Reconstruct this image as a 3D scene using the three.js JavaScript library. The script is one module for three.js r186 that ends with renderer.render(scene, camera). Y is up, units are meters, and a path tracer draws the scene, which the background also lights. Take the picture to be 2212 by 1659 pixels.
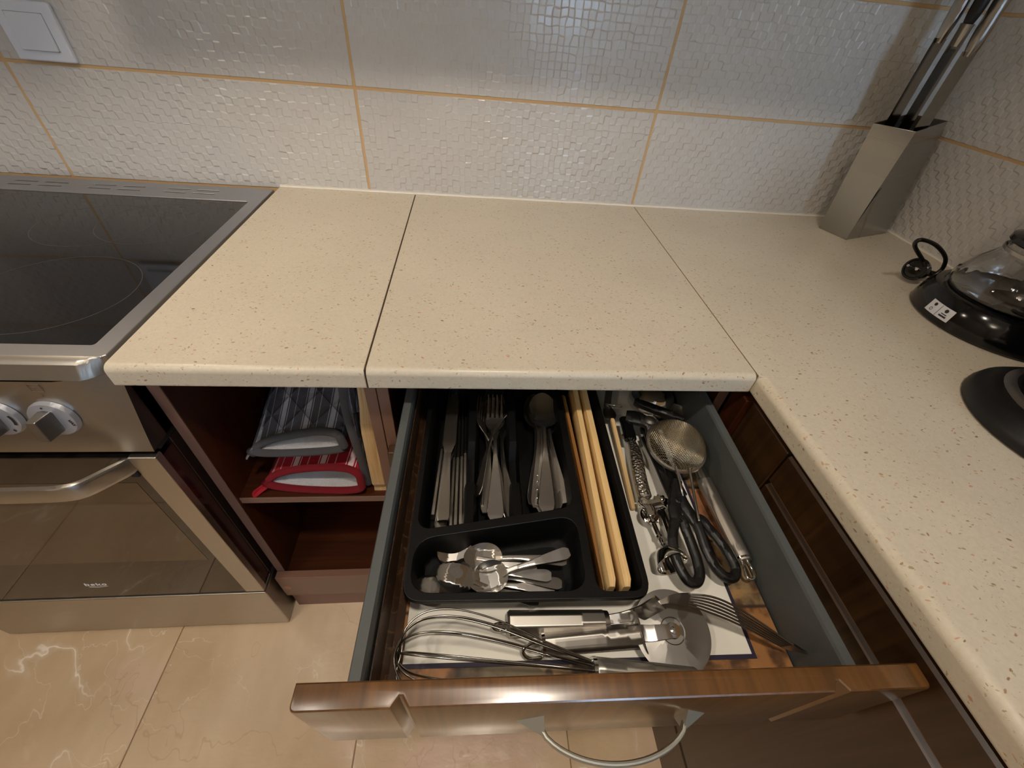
import * as THREE from 'three';
import { RoundedBoxGeometry } from 'three/addons/geometries/RoundedBoxGeometry.js';
import { mergeGeometries, mergeVertices, toCreasedNormals } from 'three/addons/utils/BufferGeometryUtils.js';
import { FontLoader } from 'three/addons/loaders/FontLoader.js';
import { TextGeometry } from 'three/addons/geometries/TextGeometry.js';

// ---------- camera, sky, lights, exposure ----------
const scene = new THREE.Scene();
const camera = new THREE.PerspectiveCamera(84.996, 2212 / 1659, 0.02, 60);
camera.position.set(0.4148, 1.1311, 0.9859);
camera.up.set(-0.0115, 0.7307, -0.6826);
camera.lookAt(0.4148 + 0.0993, 1.1311 - 0.6785, 0.9859 - 0.7279);
const renderer = new THREE.WebGLRenderer({ antialias: true });
renderer.toneMapping = THREE.LinearToneMapping;
renderer.toneMappingExposure = 1.0;
renderer.shadowMap.enabled = true;
scene.background = new THREE.Color(0.5, 0.72, 1.0);
scene.backgroundIntensity = 15;
const CEILING_LAMP = { at: [-1.0, 2.36, 2.2], candela: 1.6, color: 0xfff1e0 };
const SPOT_LAMPS = [{ at: [-0.5, 2.28, 1.15], to: [0.05, 0.8, 0.45], candela: 2.3, color: 0xfff3e4 }, { at: [0.5, 2.28, 1.15], to: [0.3, 0.7, 0.6], candela: 4.2, color: 0xfff1df }];
const HOOD_LAMP = { at: [-0.3, 1.445, 0.4], candela: 0.45, color: 0xffebd2 };
const WINDOW = { x0: 0.9, x1: 1.37, y0: 0.95, y1: 2.2 };

// ---------- measures (metres; x along the back wall, y up, z towards the camera) ----------
const WT = 0.79, XR = 1.397, SEAM1 = 0.2888, SEAM2 = 0.7919, FRONT = 0.6, CEIL = 2.45, ZF = 3.2, XL = -2.4;

// ---------- small tools ----------
let seed = 7;
const rnd = () => { seed = (seed * 1664525 + 1013904223) >>> 0; return seed / 4294967296; };
const rr = (a, b) => a + (b - a) * rnd();
const V = (x, y, z) => (Array.isArray(x) ? new THREE.Vector3(...x) : new THREE.Vector3(x, y, z));
const clamp = (x, a = 0, b = 1) => Math.min(b, Math.max(a, x));
const smooth = (a, b, x) => { const t = clamp((x - a) / (b - a)); return t * t * (3 - 2 * t); };
const used = {};
function numbered(n) { const k = used[n] = (used[n] ?? -1) + 1; return k ? n + '_' + String(k).padStart(3, '0') : n; }
function shade(m) { m.castShadow = true; m.receiveShadow = true; return m; }
function tag(o, label, category, group) { o.userData.label = label; o.userData.category = category; if (group) o.userData.group = group; return o; }
function thing(name, label, category, pos = [0, 0, 0], group) {
  const g = new THREE.Group(); g.name = numbered(name); g.position.set(...pos); scene.add(g);
  return tag(g, label, category, group);
}
function part(name, geo, mat, parent, label) {
  const m = shade(new THREE.Mesh(Array.isArray(geo) ? merge(geo) : geo, mat)); m.name = name; parent.add(m);
  if (label) m.userData.label = label;
  return m;
}
function solo(name, geo, mat, label, category, group) {
  const m = part(numbered(name), geo, mat, scene); return tag(m, label, category, group);
}
function struct(name, geo, mat, parent = scene) {
  const m = part(name, geo, mat, parent); if (parent === scene) m.userData.kind = 'structure'; return m;
}
function merge(list) {
  const flat = list.map((g) => { const h = g.index ? g.toNonIndexed() : g.clone(); for (const k of Object.keys(h.attributes)) if (!['position', 'normal', 'uv'].includes(k)) h.deleteAttribute(k);
    if (!h.attributes.uv) h.setAttribute('uv', new THREE.BufferAttribute(new Float32Array(h.attributes.position.count * 2), 2)); return h; });
  return mergeGeometries(flat);
}
// texture coordinates in metres, looked up on the plane that each face points along
function uvBox(g, ou = 0, ov = 0, swap = false) {
  if (g.index) g = g.toNonIndexed();
  const p = g.attributes.position, n = p.count, uv = new Float32Array(n * 2);
  const a = V(0, 0, 0), b = V(0, 0, 0), c = V(0, 0, 0);
  for (let i = 0; i < n; i += 3) {
    a.fromBufferAttribute(p, i); b.fromBufferAttribute(p, i + 1); c.fromBufferAttribute(p, i + 2);
    const f = b.clone().sub(a).cross(c.clone().sub(a)), ax = Math.abs(f.x), ay = Math.abs(f.y), az = Math.abs(f.z);
    [a, b, c].forEach((q, k) => {
      let u, v; if (ax >= ay && ax >= az) { u = q.z; v = q.y; } else if (ay >= az) { u = q.x; v = q.z; } else { u = q.x; v = q.y; }
      uv[(i + k) * 2] = (swap ? v : u) + ou; uv[(i + k) * 2 + 1] = (swap ? u : v) + ov;
    });
  }
  g.setAttribute('uv', new THREE.BufferAttribute(uv, 2)); return g;
}
// a box given by its corners, with rounded edges and metric texture coordinates
function bx(x0, x1, y0, y1, z0, z1, r = 0.0015, seg = 2, swap = false) {
  const w = x1 - x0, h = y1 - y0, d = z1 - z0;
  r = Math.min(r, w / 2.01, h / 2.01, d / 2.01);
  const g = r > 0 ? new RoundedBoxGeometry(w, h, d, seg, r) : new THREE.BoxGeometry(w, h, d);
  g.translate((x0 + x1) / 2, (y0 + y1) / 2, (z0 + z1) / 2); return uvBox(g, 0, 0, swap);
}
// turn all faces of a shape outwards (sign 1) or inwards (sign -1)
function face(g, sign = 1) {
  if (g.index) g = g.toNonIndexed();
  const p = g.attributes.position, a = V(0, 0, 0), b = V(0, 0, 0), c = V(0, 0, 0), m = V(0, 0, 0); let vol = 0;
  for (let i = 0; i < p.count; i++) m.add(a.fromBufferAttribute(p, i)); m.divideScalar(p.count);
  for (let i = 0; i < p.count; i += 3) { a.fromBufferAttribute(p, i).sub(m); b.fromBufferAttribute(p, i + 1).sub(m); c.fromBufferAttribute(p, i + 2).sub(m); vol += a.dot(b.cross(c)); }
  if (vol * sign >= 0) return g;
  for (const at of Object.values(g.attributes)) for (let i = 0; i < at.count; i += 3) for (let k = 0; k < at.itemSize; k++) { const o = at.itemSize, q = at.array[(i + 1) * o + k]; at.array[(i + 1) * o + k] = at.array[(i + 2) * o + k]; at.array[(i + 2) * o + k] = q; }
  const nn = g.attributes.normal; if (nn) for (let i = 0; i < nn.array.length; i++) nn.array[i] *= -1;
  return g;
}
function tube(pts, r, seg = 40, rs = 8, closed = false) {
  const c = new THREE.CatmullRomCurve3(pts.map((p) => V(p)), closed, 'catmullrom', 0.5);
  const g = new THREE.TubeGeometry(c, seg, r, rs, closed);
  if (closed) return g;
  const caps = [0, 1].map((t) => { const s = new THREE.SphereGeometry(r, rs, 6); const q = c.getPoint(t); s.translate(q.x, q.y, q.z); return s; });
  return merge([g, ...caps]);
}
function rod(a, b, r, r2 = r, seg = 16) {
  const p = V(a), q = V(b), d = q.clone().sub(p), g = new THREE.CylinderGeometry(r2, r, d.length(), seg, 1);
  g.translate(0, d.length() / 2, 0); g.applyQuaternion(new THREE.Quaternion().setFromUnitVectors(V(0, 1, 0), d.normalize())); g.translate(p.x, p.y, p.z); return g;
}
// a bar swept along points; w(t), h(t) give its width and thickness, e its squareness (2 round, 8 nearly square)
function sweep(pts, w, h, { n = 12, e = 3, up = [0, 1, 0], seg = 0, uvx = 0 } = {}) {
  let P = pts.map((p) => V(p));
  if (seg) P = new THREE.CatmullRomCurve3(P, false, 'centripetal').getSpacedPoints(seg);
  const U0 = V(up), pos = [], uv = [], idx = [], m = P.length;
  const W = typeof w === 'function' ? w : () => w, H = typeof h === 'function' ? h : () => h;
  let len = 0;
  for (let i = 0; i < m; i++) {
    if (i) len += P[i].distanceTo(P[i - 1]);
    const T = P[Math.min(i + 1, m - 1)].clone().sub(P[Math.max(i - 1, 0)]).normalize();
    const S = T.clone().cross(U0).normalize(), U = S.clone().cross(T), t = i / (m - 1);
    for (let k = 0; k <= n; k++) {
      const a = k / n * Math.PI * 2, c = Math.cos(a), s = Math.sin(a);
      const x = Math.sign(c) * Math.abs(c) ** (2 / e) * W(t) / 2, y = Math.sign(s) * Math.abs(s) ** (2 / e) * H(t) / 2;
      const q = P[i].clone().addScaledVector(S, x).addScaledVector(U, y);
      pos.push(q.x, q.y, q.z); uv.push(x + uvx, len);
    }
  }
  for (let i = 0; i < m - 1; i++) for (let k = 0; k < n; k++) { const a = i * (n + 1) + k, b = a + n + 1; idx.push(a, a + 1, b, b, a + 1, b + 1); }
  for (const [i, f] of [[0, 1], [m - 1, 0]]) {
    const c = pos.length / 3; pos.push(P[i].x, P[i].y, P[i].z); uv.push(0, 0);
    for (let k = 0; k < n; k++) { const a = i * (n + 1) + k; f ? idx.push(c, a + 1, a) : idx.push(c, a, a + 1); }
  }
  const g = new THREE.BufferGeometry(); g.setAttribute('position', new THREE.Float32BufferAttribute(pos, 3)); g.setAttribute('uv', new THREE.Float32BufferAttribute(uv, 2)); g.setIndex(idx);
  return face(toCreasedNormals(g, 0.7));
}
// a grid surface from f(u, v)
function surf(f, nu, nv, crease = 0.8) {
  const pos = [], uv = [], idx = [];
  for (let j = 0; j <= nv; j++) for (let i = 0; i <= nu; i++) { const q = f(i / nu, j / nv); pos.push(q[0], q[1], q[2]); uv.push(q[3] ?? i / nu, q[4] ?? j / nv); }
  for (let j = 0; j < nv; j++) for (let i = 0; i < nu; i++) { const a = j * (nu + 1) + i, b = a + nu + 1; idx.push(a, a + 1, b, b, a + 1, b + 1); }
  const g = new THREE.BufferGeometry(); g.setAttribute('position', new THREE.Float32BufferAttribute(pos, 3)); g.setAttribute('uv', new THREE.Float32BufferAttribute(uv, 2)); g.setIndex(idx);
  return toCreasedNormals(g, crease);
}
function lathe(profile, at = [0, 0, 0], seg = 48) { const g = toCreasedNormals(new THREE.LatheGeometry(profile.map(([r, y]) => new THREE.Vector2(r, y)), seg), 0.6); g.translate(...at); return face(g); }
function polyShape(pts) { const s = new THREE.Shape(); pts.forEach(([x, y], i) => (i ? s.lineTo(x, y) : s.moveTo(x, y))); s.closePath(); return s; }
function roundRect(x0, x1, y0, y1, r, S = THREE.Shape) {
  const s = new S(); s.moveTo(x0 + r, y0); s.lineTo(x1 - r, y0); s.absarc(x1 - r, y0 + r, r, -Math.PI / 2, 0); s.lineTo(x1, y1 - r); s.absarc(x1 - r, y1 - r, r, 0, Math.PI / 2);
  s.lineTo(x0 + r, y1); s.absarc(x0 + r, y1 - r, r, Math.PI / 2, Math.PI); s.lineTo(x0, y0 + r); s.absarc(x0 + r, y0 + r, r, Math.PI, Math.PI * 1.5); return s;
}
// extrude a shape drawn in (x, z) upwards from y0 to y1
function slab(shape, y0, y1, bevel = 0, curve = 8) {
  const g = new THREE.ExtrudeGeometry(shape, { depth: y1 - y0 - 2 * bevel, bevelEnabled: bevel > 0, bevelThickness: bevel, bevelSize: bevel, bevelOffset: -bevel, bevelSegments: 3, curveSegments: curve });
  g.rotateX(Math.PI / 2); g.translate(0, y1 - bevel, 0); return uvBox(g);
}
const yaw = (p, a, c) => { const s = Math.sin(a), k = Math.cos(a), x = p[0] - c[0], z = p[2] - c[2]; return [c[0] + x * k + z * s, p[1], c[2] - x * s + z * k]; };

// ---------- noise and textures ----------
function hash(x, y, s) { let h = (x * 374761393 + y * 668265263 + s * 1274126177) | 0; h = Math.imul(h ^ (h >>> 13), 1274126177); h ^= h >>> 16; return (h >>> 0) / 4294967296; }
function vnoise(x, y, px, py, s) {
  const xi = Math.floor(x), yi = Math.floor(y), fx = x - xi, fy = y - yi, u = fx * fx * (3 - 2 * fx), v = fy * fy * (3 - 2 * fy);
  const m = (a, n) => ((a % n) + n) % n, x0 = m(xi, px), x1 = m(xi + 1, px), y0 = m(yi, py), y1 = m(yi + 1, py);
  return (hash(x0, y0, s) * (1 - u) + hash(x1, y0, s) * u) * (1 - v) + (hash(x0, y1, s) * (1 - u) + hash(x1, y1, s) * u) * v;
}
// noise that repeats over the unit square; fx, fy whole numbers of cells
function fbm(u, v, fx, fy, s, oct = 4) { let a = 0, k = 0.5, t = 0; for (let o = 0; o < oct; o++) { a += k * vnoise(u * fx, v * fy, fx, fy, s + o); t += k; k *= 0.5; fx *= 2; fy *= 2; } return a / t; }
function tex(w, h, f, srgb, mu = 1, mv = 1) {
  const d = new Uint8Array(w * h * 4);
  for (let j = 0; j < h; j++) for (let i = 0; i < w; i++) { const c = f((i + 0.5) / w, (j + 0.5) / h), o = (j * w + i) * 4; for (let k = 0; k < 3; k++) d[o + k] = clamp(Array.isArray(c) ? c[k] : c) * 255 + 0.5; d[o + 3] = 255; }
  return finish(new THREE.DataTexture(d, w, h), srgb, mu, mv);
}
function finish(t, srgb, mu, mv) { t.wrapS = t.wrapT = THREE.RepeatWrapping; t.magFilter = THREE.LinearFilter; t.minFilter = THREE.LinearFilter; if (srgb) t.colorSpace = THREE.SRGBColorSpace; t.repeat.set(1 / mu, 1 / mv); t.needsUpdate = true; return t; }
const mix = (a, b, t) => a + (b - a) * t, mix3 = (a, b, t) => [mix(a[0], b[0], t), mix(a[1], b[1], t), mix(a[2], b[2], t)];
const rgb = (h) => [(h >> 16) / 255, ((h >> 8) & 255) / 255, (h & 255) / 255];
function M(color, roughness, metalness = 0, extra = {}) { return new THREE.MeshPhysicalMaterial({ color, roughness, metalness, ...extra }); }

// speckled stone worktop: cream with small flakes
const worktopMap = (() => {
  const n = 1536, size = 0.62, d = new Uint8Array(n * n * 4), base = rgb(0xcdc2ad);
  for (let j = 0; j < n; j++) for (let i = 0; i < n; i++) {
    const u = i / n, v = j / n, a = fbm(u, v, 6, 6, 3, 5) - 0.5, b = fbm(u, v, 240, 240, 9, 2) - 0.5, o = (j * n + i) * 4;
    for (let k = 0; k < 3; k++) d[o + k] = 255 * clamp(base[k] * (1 + 0.05 * a + 0.05 * b));
    d[o + 3] = 255;
  }
  const cols = [0x8d6b47, 0xa8825a, 0x75604a, 0xb98a66, 0xc08468, 0x94835c, 0xb08e66];
  for (let q = 0; q < 9500; q++) {
    const cx = rnd() * n, cy = rnd() * n, big = rnd(), L = (0.45 + 2.0 * big ** 4) / size / 1000 * n, Wd = L * rr(0.25, 0.55), a = rr(-0.7, 0.7) + (rnd() < 0.2 ? 1.2 : 0), c = rgb(cols[Math.floor(rnd() * cols.length)]), al = rr(0.35, 0.9), ca = Math.cos(a), sa = Math.sin(a), R = Math.ceil(L);
    for (let y = -R; y <= R; y++) for (let x = -R; x <= R; x++) {
      const p = (x * ca + y * sa) / L, r = (-x * sa + y * ca) / Wd, w = p * p + r * r + 0.5 * (hash(Math.round(cx + x), Math.round(cy + y), 5) - 0.5);
      if (w > 1) continue;
      const i = ((Math.floor(cx + x) % n) + n) % n, j = ((Math.floor(cy + y) % n) + n) % n, o = (j * n + i) * 4;
      for (let k = 0; k < 3; k++) d[o + k] = mix(d[o + k], c[k] * 255, al);
    }
  }
  return finish(new THREE.DataTexture(d, n, n), true, size, size);
})();
// glazed wall tile relief: woven little squares at uneven heights
function tileRelief() {
  const w = 2048, h = 660, cw = 46, ch = 15, H = [], T = [];
  for (let j = 0; j < ch; j++) for (let i = 0; i < cw; i++) { H.push(hash(i, j, 21)); T.push([hash(i, j, 22) - 0.5, hash(i, j, 23) - 0.5]); }
  return tex(w, h, (u, v) => {
    const wob = 0.34 * (vnoise(u * 40, v * 13, 40, 13, 5) - 0.5), wob2 = 0.34 * (vnoise(u * 40, v * 13, 40, 13, 6) - 0.5);
    const x = u * cw + wob, y = v * ch + wob2, i = ((Math.floor(x) % cw) + cw) % cw, j = ((Math.floor(y) % ch) + ch) % ch, fx = x - Math.floor(x), fy = y - Math.floor(y), k = j * cw + i;
    const hv = (a, b) => { const m = (((b % ch) + ch) % ch) * cw + (((a % cw) + cw) % cw); return 0.4 * H[m] + 0.6 * ((a + b) & 1) + 0.3 * (T[m][0] * (x - a - 0.5) + T[m][1] * (y - b - 0.5)); };
    // neighbouring squares meet in a short smooth step
    const X = Math.floor(x - 0.5), Y = Math.floor(y - 0.5), su = smooth(0.38, 0.62, x - 0.5 - X), sv = smooth(0.38, 0.62, y - 0.5 - Y);
    const h0 = mix(mix(hv(X, Y), hv(X + 1, Y), su), mix(hv(X, Y + 1), hv(X + 1, Y + 1), su), sv);
    return clamp(0.1 + 0.75 * h0 + 0.02 * fbm(u, v, 90, 30, 8, 2));
  }, false, 0.5955, 0.191);
}
const reliefMap = tileRelief();
function woodMap(light, dark, s, streak = 1, w = 512, h = 1024, size = [0.5, 1.0]) {
  const A = rgb(light), B = rgb(dark);
  return tex(w, h, (u, v) => {
    const wv = fbm(u, v, 5, 3, s, 3), g = fbm(u + 0.03 * wv, v, 90, 3, s + 10, 4), f = fbm(u, v, 220, 10, s + 20, 2), big = fbm(u + 0.06 * wv, v, 14, 2, s + 30, 3);
    const t = clamp(0.5 + streak * (0.9 * (g - 0.5) + 0.55 * (f - 0.5) + 0.8 * (big - 0.5)));
    return mix3(A, B, t);
  }, true, ...size);
}
const frontWood = woodMap(0x744d26, 0x4c3217, 40, 0.9), doorWood = woodMap(0x4d341b, 0x2f1e0f, 90, 0.9), insideWood = woodMap(0x4e2611, 0x31160a, 140, 0.9), paleWood = woodMap(0xe6c893, 0xc79f63, 170, 0.9, 256, 512, [0.12, 0.5]), boardWood = woodMap(0xdcbf93, 0xb58c58, 190, 1.1, 256, 512, [0.15, 0.4]);
// beige marbled floor tile with white veins
const floorMap = tex(1400, 1400, (u, v) => {
  const a = fbm(u, v, 3, 3, 60, 5), b = fbm(u, v, 5, 9, 70, 4), wx = fbm(u, v, 6, 6, 75, 4) - 0.5, wy = fbm(u, v, 6, 6, 79, 4) - 0.5;
  let c = mix3([0.88, 0.78, 0.65], [0.79, 0.68, 0.54], smooth(0.3, 0.7, a)); c = mix3(c, [0.87, 0.75, 0.66], smooth(0.5, 0.75, b));
  const X = u + 0.06 * wx, Y = v + 0.06 * wy, dg = X + Y, dv = X - Y;
  const r1 = Math.abs(fbm(dg + 0.02 * wy, dv, 5, 9, 83, 5) - 0.5), r2 = Math.abs(fbm(dg, dv + 0.03 * wx, 8, 13, 88, 5) - 0.5), r3 = Math.abs(fbm(X, Y, 9, 7, 91, 5) - 0.5);
  const patch = smooth(0.5, 0.68, fbm(u, v, 5, 5, 95, 3)), patch2 = smooth(0.48, 0.66, fbm(u, v, 6, 6, 99, 3));
  c = mix3(c, [0.95, 0.9, 0.83], 0.9 * patch * (1 - smooth(0, 0.012, r1)) + 0.3 * patch * (1 - smooth(0, 0.07, r1))); c = mix3(c, [0.94, 0.88, 0.81], 0.6 * patch2 * (1 - smooth(0, 0.008, r2))); c = mix3(c, [0.7, 0.55, 0.42], 0.3 * (1 - patch) * (1 - smooth(0, 0.006, r3)));
  return mix3(c, [0.6, 0.46, 0.34], 0.14 * (fbm(u, v, 60, 24, 101, 2) - 0.35));
}, true, 1.3, 1.3);
const floorBump = tex(700, 700, (u, v) => fbm(u, v, 26, 40, 110, 4), false, 0.65, 0.65);
// slate patterned drawer mat: flat print of rust and olive stones
const slateMap = tex(1024, 1024, (u, v) => {
  const rows = 6, y = v * rows, j = Math.floor(y), off = hash(j, 3, 7), x = u * 4 + off, i = Math.floor(x), fx = x - i, fy = y - j, k = hash(((i % 4) + 4) % 4, j, 31);
  const n = fbm(u, v, 24, 24, 120, 5), m = fbm(u, v, 9, 30, 125, 4), pal = [[0.6, 0.41, 0.23], [0.47, 0.41, 0.28], [0.57, 0.38, 0.25], [0.42, 0.37, 0.27], [0.53, 0.44, 0.31]], c = pal[Math.floor(k * 5)];
  let o = mix3(c, [0.2, 0.12, 0.06], smooth(0.45, 0.75, n) * 0.75); o = mix3(o, [0.7, 0.52, 0.3], smooth(0.6, 0.78, m) * 0.55);
  const crack = 1 - smooth(0, 0.03, Math.abs(fbm(u, v, 10, 7, 131, 4) - 0.5)); o = mix3(o, [0.72, 0.6, 0.42], 0.6 * crack * smooth(0.45, 0.6, fbm(u, v, 6, 6, 137, 2)));
  return mix3([0.2, 0.14, 0.08], o, smooth(0, 0.03, Math.min(fx, 1 - fx) / 1.4) * smooth(0, 0.04, Math.min(fy, 1 - fy)));
}, true, 0.46, 0.46);
const floralMap = tex(512, 1024, (u, v) => {
  const n = fbm(u, v, 8, 16, 150, 4), wx = fbm(u, v, 4, 8, 153, 3), a = Math.abs(((u * 6 + 1.6 * wx + Math.sin(v * 50.2) * 0.25) % 1) - 0.5), b = Math.abs(((v * 16 + 1.4 * n + Math.sin(u * 12.6) * 0.3) % 1) - 0.5);
  return mix3(mix3([0.3, 0.2, 0.13], [0.2, 0.13, 0.08], n), [0.5, 0.38, 0.25], 0.6 * Math.max(1 - smooth(0, 0.07, a), 1 - smooth(0, 0.06, b)) * smooth(0.35, 0.6, fbm(u, v, 6, 12, 160, 2)));
}, true, 0.1, 0.3);
const brushMap = tex(512, 512, (u, v) => 0.85 + 0.35 * (fbm(u, v, 3, 256, 200, 2) - 0.5), false, 0.12, 0.12);
const scuffMap = tex(512, 512, (u, v) => 0.42 + 0.5 * fbm(u, v, 6, 6, 210, 5), false, 0.2, 0.2);
const greyPlastic = tex(256, 256, (u, v) => fbm(u, v, 128, 128, 220, 2), false, 0.05, 0.05);
// striped cloth, stripes run along v; across in metres
function clothMap(base, stripe, pitch, s) {
  const A = rgb(base), B = rgb(stripe);
  return tex(512, 512, (u, v) => {
    const x = u, w1 = 1 - smooth(0.09, 0.1, Math.abs(x - 0.3)), w2 = 1 - smooth(0.012, 0.018, Math.abs(x - 0.46)), w3 = 1 - smooth(0.012, 0.018, Math.abs(x - 0.14)), w4 = 1 - smooth(0.014, 0.02, Math.abs(x - 0.75));
    const t = Math.max(w1, w2, w3, 0.8 * w4), weave = 0.82 + 0.3 * fbm(u, v, 128, 128, s, 2), th = 0.75 + 0.25 * (((u * 256) | 0) % 2 ^ ((v * 256) | 0) % 2);
    const c = mix3(A, B, t * th); return [c[0] * weave, c[1] * weave, c[2] * weave];
  }, true, pitch, pitch);
}
const greyCloth = clothMap(0x55565f, 0xb9bdc8, 0.046, 300), redCloth = clothMap(0xa51326, 0xe9dcdf, 0.05, 310);
const quiltMap = tex(512, 512, (u, v) => { const a = Math.abs(((u + v) % 1 + 1) % 1 - 0.5) * 2, b = Math.abs(((u - v) % 1 + 1) % 1 - 0.5) * 2, e = Math.min(1 - a, 1 - b); return clamp(0.15 + 0.8 * Math.sqrt(clamp(e * 1.6)) + 0.06 * fbm(u, v, 128, 128, 330, 2)); }, false, 0.056, 0.056);
const terryMap = tex(256, 256, (u, v) => fbm(u, v, 64, 64, 340, 3), false, 0.04, 0.04);
const hammerMap = tex(256, 256, (u, v) => { let m = 9; for (let q = -1; q < 2; q++) for (let p = -1; p < 2; p++) { const X = Math.floor(u * 8) + p, Y = Math.floor(v * 12) + q, hx = hash((X + 8) % 8, (Y + 12) % 12, 401), hy = hash((X + 8) % 8, (Y + 12) % 12, 402); m = Math.min(m, Math.hypot(u * 8 - X - hx, v * 12 - Y - hy)); } return clamp(m); }, false, 0.03, 0.045);

// ---------- materials ----------
const worktopMat = M(0xffffff, 0.33, 0, { map: worktopMap, specularIntensity: 0.8 });
const tileMats = [0xc9c5bf, 0xc6c2bc, 0xcbc7c0].map((c, i) => { const b = reliefMap.clone(); b.offset.set(i * 0.37, i * 0.21); b.needsUpdate = true; return M(c, 0.2, 0, { bumpMap: b, bumpScale: 0.0017 }); });
const groutMat = M(0xc9a678, 0.9), siliconeMat = M(0xe6e0d4, 0.55), paintMat = M(0xd8d2c6, 0.9), ceilingMat = M(0xe9e6df, 0.95);
const floorMats = [0, 1, 2, 3].map((i) => { const m = floorMap.clone(); m.offset.set(i * 0.27, i * 0.61); m.needsUpdate = true; return M(0xffffff, 0.2, 0, { map: m, bumpMap: floorBump, bumpScale: 0.0008 }); });
const floorGrout = M(0x9a7f64, 0.9);
const steel = M(0xb9b5ae, 0.42, 1, { roughnessMap: brushMap, anisotropy: 0.4 });
const hobFrame = M(0xb2b3b7, 0.45, 1), cutlery = M(0xc6c4c0, 0.25, 1), cutleryB = M(0xb7b3ad, 0.3, 1), chrome = M(0xd4d2ce, 0.07, 1), toolSteel = M(0x98948d, 0.6, 1, { roughnessMap: scuffMap }), satin = M(0xaeaba6, 0.3, 1), blockSteel = M(0xa9a9a8, 0.4, 1, { roughnessMap: scuffMap }), wheelSteel = M(0x85827d, 0.42, 1);
const blackGlass = M(0x0b0c0e, 0.05, 0, { ior: 1.55 }), ovenGlass = M(0x14110f, 0.04, 0, { ior: 1.7 }), enamel = M(0x2b1f1c, 0.25), gasket = M(0x0c0c0d, 0.7), ringPrint = M(0x3c3d41, 0.4), ventTray = M(0x9a8972, 0.45);
const woodFront = M(0xffffff, 0.3, 0, { map: frontWood, clearcoat: 1, clearcoatRoughness: 0.18 }), woodDoor = M(0xffffff, 0.34, 0, { map: doorWood, clearcoat: 0.35, clearcoatRoughness: 0.25 }), woodInside = M(0xffffff, 0.3, 0, { map: insideWood }), edgeBand = M(0x785a4d, 0.45), grooveMat = M(0xa67a55, 0.5);
const drawerMetal = M(0x505453, 0.45, 0, { bumpMap: greyPlastic, bumpScale: 0.00006 }), drawerDark = M(0x17181a, 0.5), blackPlastic = M(0x060607, 0.4, 0, { specularIntensity: 0.6, bumpMap: greyPlastic, bumpScale: 0.0001 }), blackMatt = M(0x070707, 0.45), blackGloss = M(0x08080a, 0.12);
const slateMat = M(0xffffff, 0.5, 0, { map: slateMap }), floralMat = M(0xffffff, 0.4, 0, { map: floralMap }), paperMat = M(0xebe7db, 0.6), borderMat = M(0x231c33, 0.6);
const stickMat = M(0xffffff, 0.55, 0, { map: paleWood }), stickDark = M(0xa98a66, 0.55, 0, { map: paleWood }), boardMat = M(0xffffff, 0.6, 0, { map: boardWood });
const greyClothMat = M(0xffffff, 0.95, 0, { map: greyCloth, bumpMap: quiltMap, bumpScale: 0.009, sheen: 0.3 }), redClothMat = M(0xffffff, 0.95, 0, { map: redCloth, bumpMap: terryMap, bumpScale: 0.0008, sheen: 0.3 }), greyBind = M(0x77767c, 0.95, 0, { bumpMap: terryMap, bumpScale: 0.0017 }), redBind = M(0xb3142a, 0.95, 0, { bumpMap: terryMap, bumpScale: 0.0017 }), terry = M(0xd7d6d8, 1, 0, { bumpMap: terryMap, bumpScale: 0.003 });
const whitePlastic = M(0xdcdfe6, 0.35), alloy = M(0xb9b7aa, 0.42, 0.7), handleSteel = M(0xb3aea6, 0.4, 1), wireSteel = M(0x9c9890, 0.25, 1), hammered = M(0x9b968f, 0.3, 1, { bumpMap: hammerMap, bumpScale: 0.0012 }), dialMat = M(0xb9bcc4, 0.4, 0.6), inkMat = M(0x2a2320, 0.7), logoMat = M(0xe8eaee, 0.5);
const clearGlass = M(0xffffff, 0.02, 0, { transmission: 1, thickness: 0, ior: 1.5 }), lampGlow = M(0xffffff, 0.6, 0, { emissive: 0xffd9a6, emissiveIntensity: 4 });
const font = await new FontLoader().loadAsync('fonts/droid/droid_sans_bold.typeface.json');
function text(s, size, depth = 0.0004) { const g = new TextGeometry(s, { font, size, depth, curveSegments: 5, bevelEnabled: false }); g.computeBoundingBox(); const b = g.boundingBox; g.translate(-(b.min.x + b.max.x) / 2, -(b.min.y + b.max.y) / 2, 0); return g; }

// ---------- the room ----------
const ceilingLampLight = new THREE.PointLight(CEILING_LAMP.color, CEILING_LAMP.candela, 0, 2);
ceilingLampLight.position.set(...CEILING_LAMP.at); ceilingLampLight.castShadow = true; ceilingLampLight.shadow.radius = 8; scene.add(ceilingLampLight);
for (const s of SPOT_LAMPS) {
  const l = new THREE.SpotLight(s.color, s.candela, 0, 0.8, 1, 2);
  l.position.set(...s.at); l.target.position.set(...s.to); l.castShadow = true; l.shadow.radius = 3; scene.add(l, l.target);
}
const hoodLight = new THREE.SpotLight(HOOD_LAMP.color, HOOD_LAMP.candela, 0, 1.08, 0.6, 2);
hoodLight.position.set(HOOD_LAMP.at[0], HOOD_LAMP.at[1] - 0.012, HOOD_LAMP.at[2]); hoodLight.target.position.set(HOOD_LAMP.at[0] + 0.55, 0.4, HOOD_LAMP.at[2] + 0.3); hoodLight.castShadow = true; hoodLight.shadow.radius = 2; scene.add(hoodLight, hoodLight.target);

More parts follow.
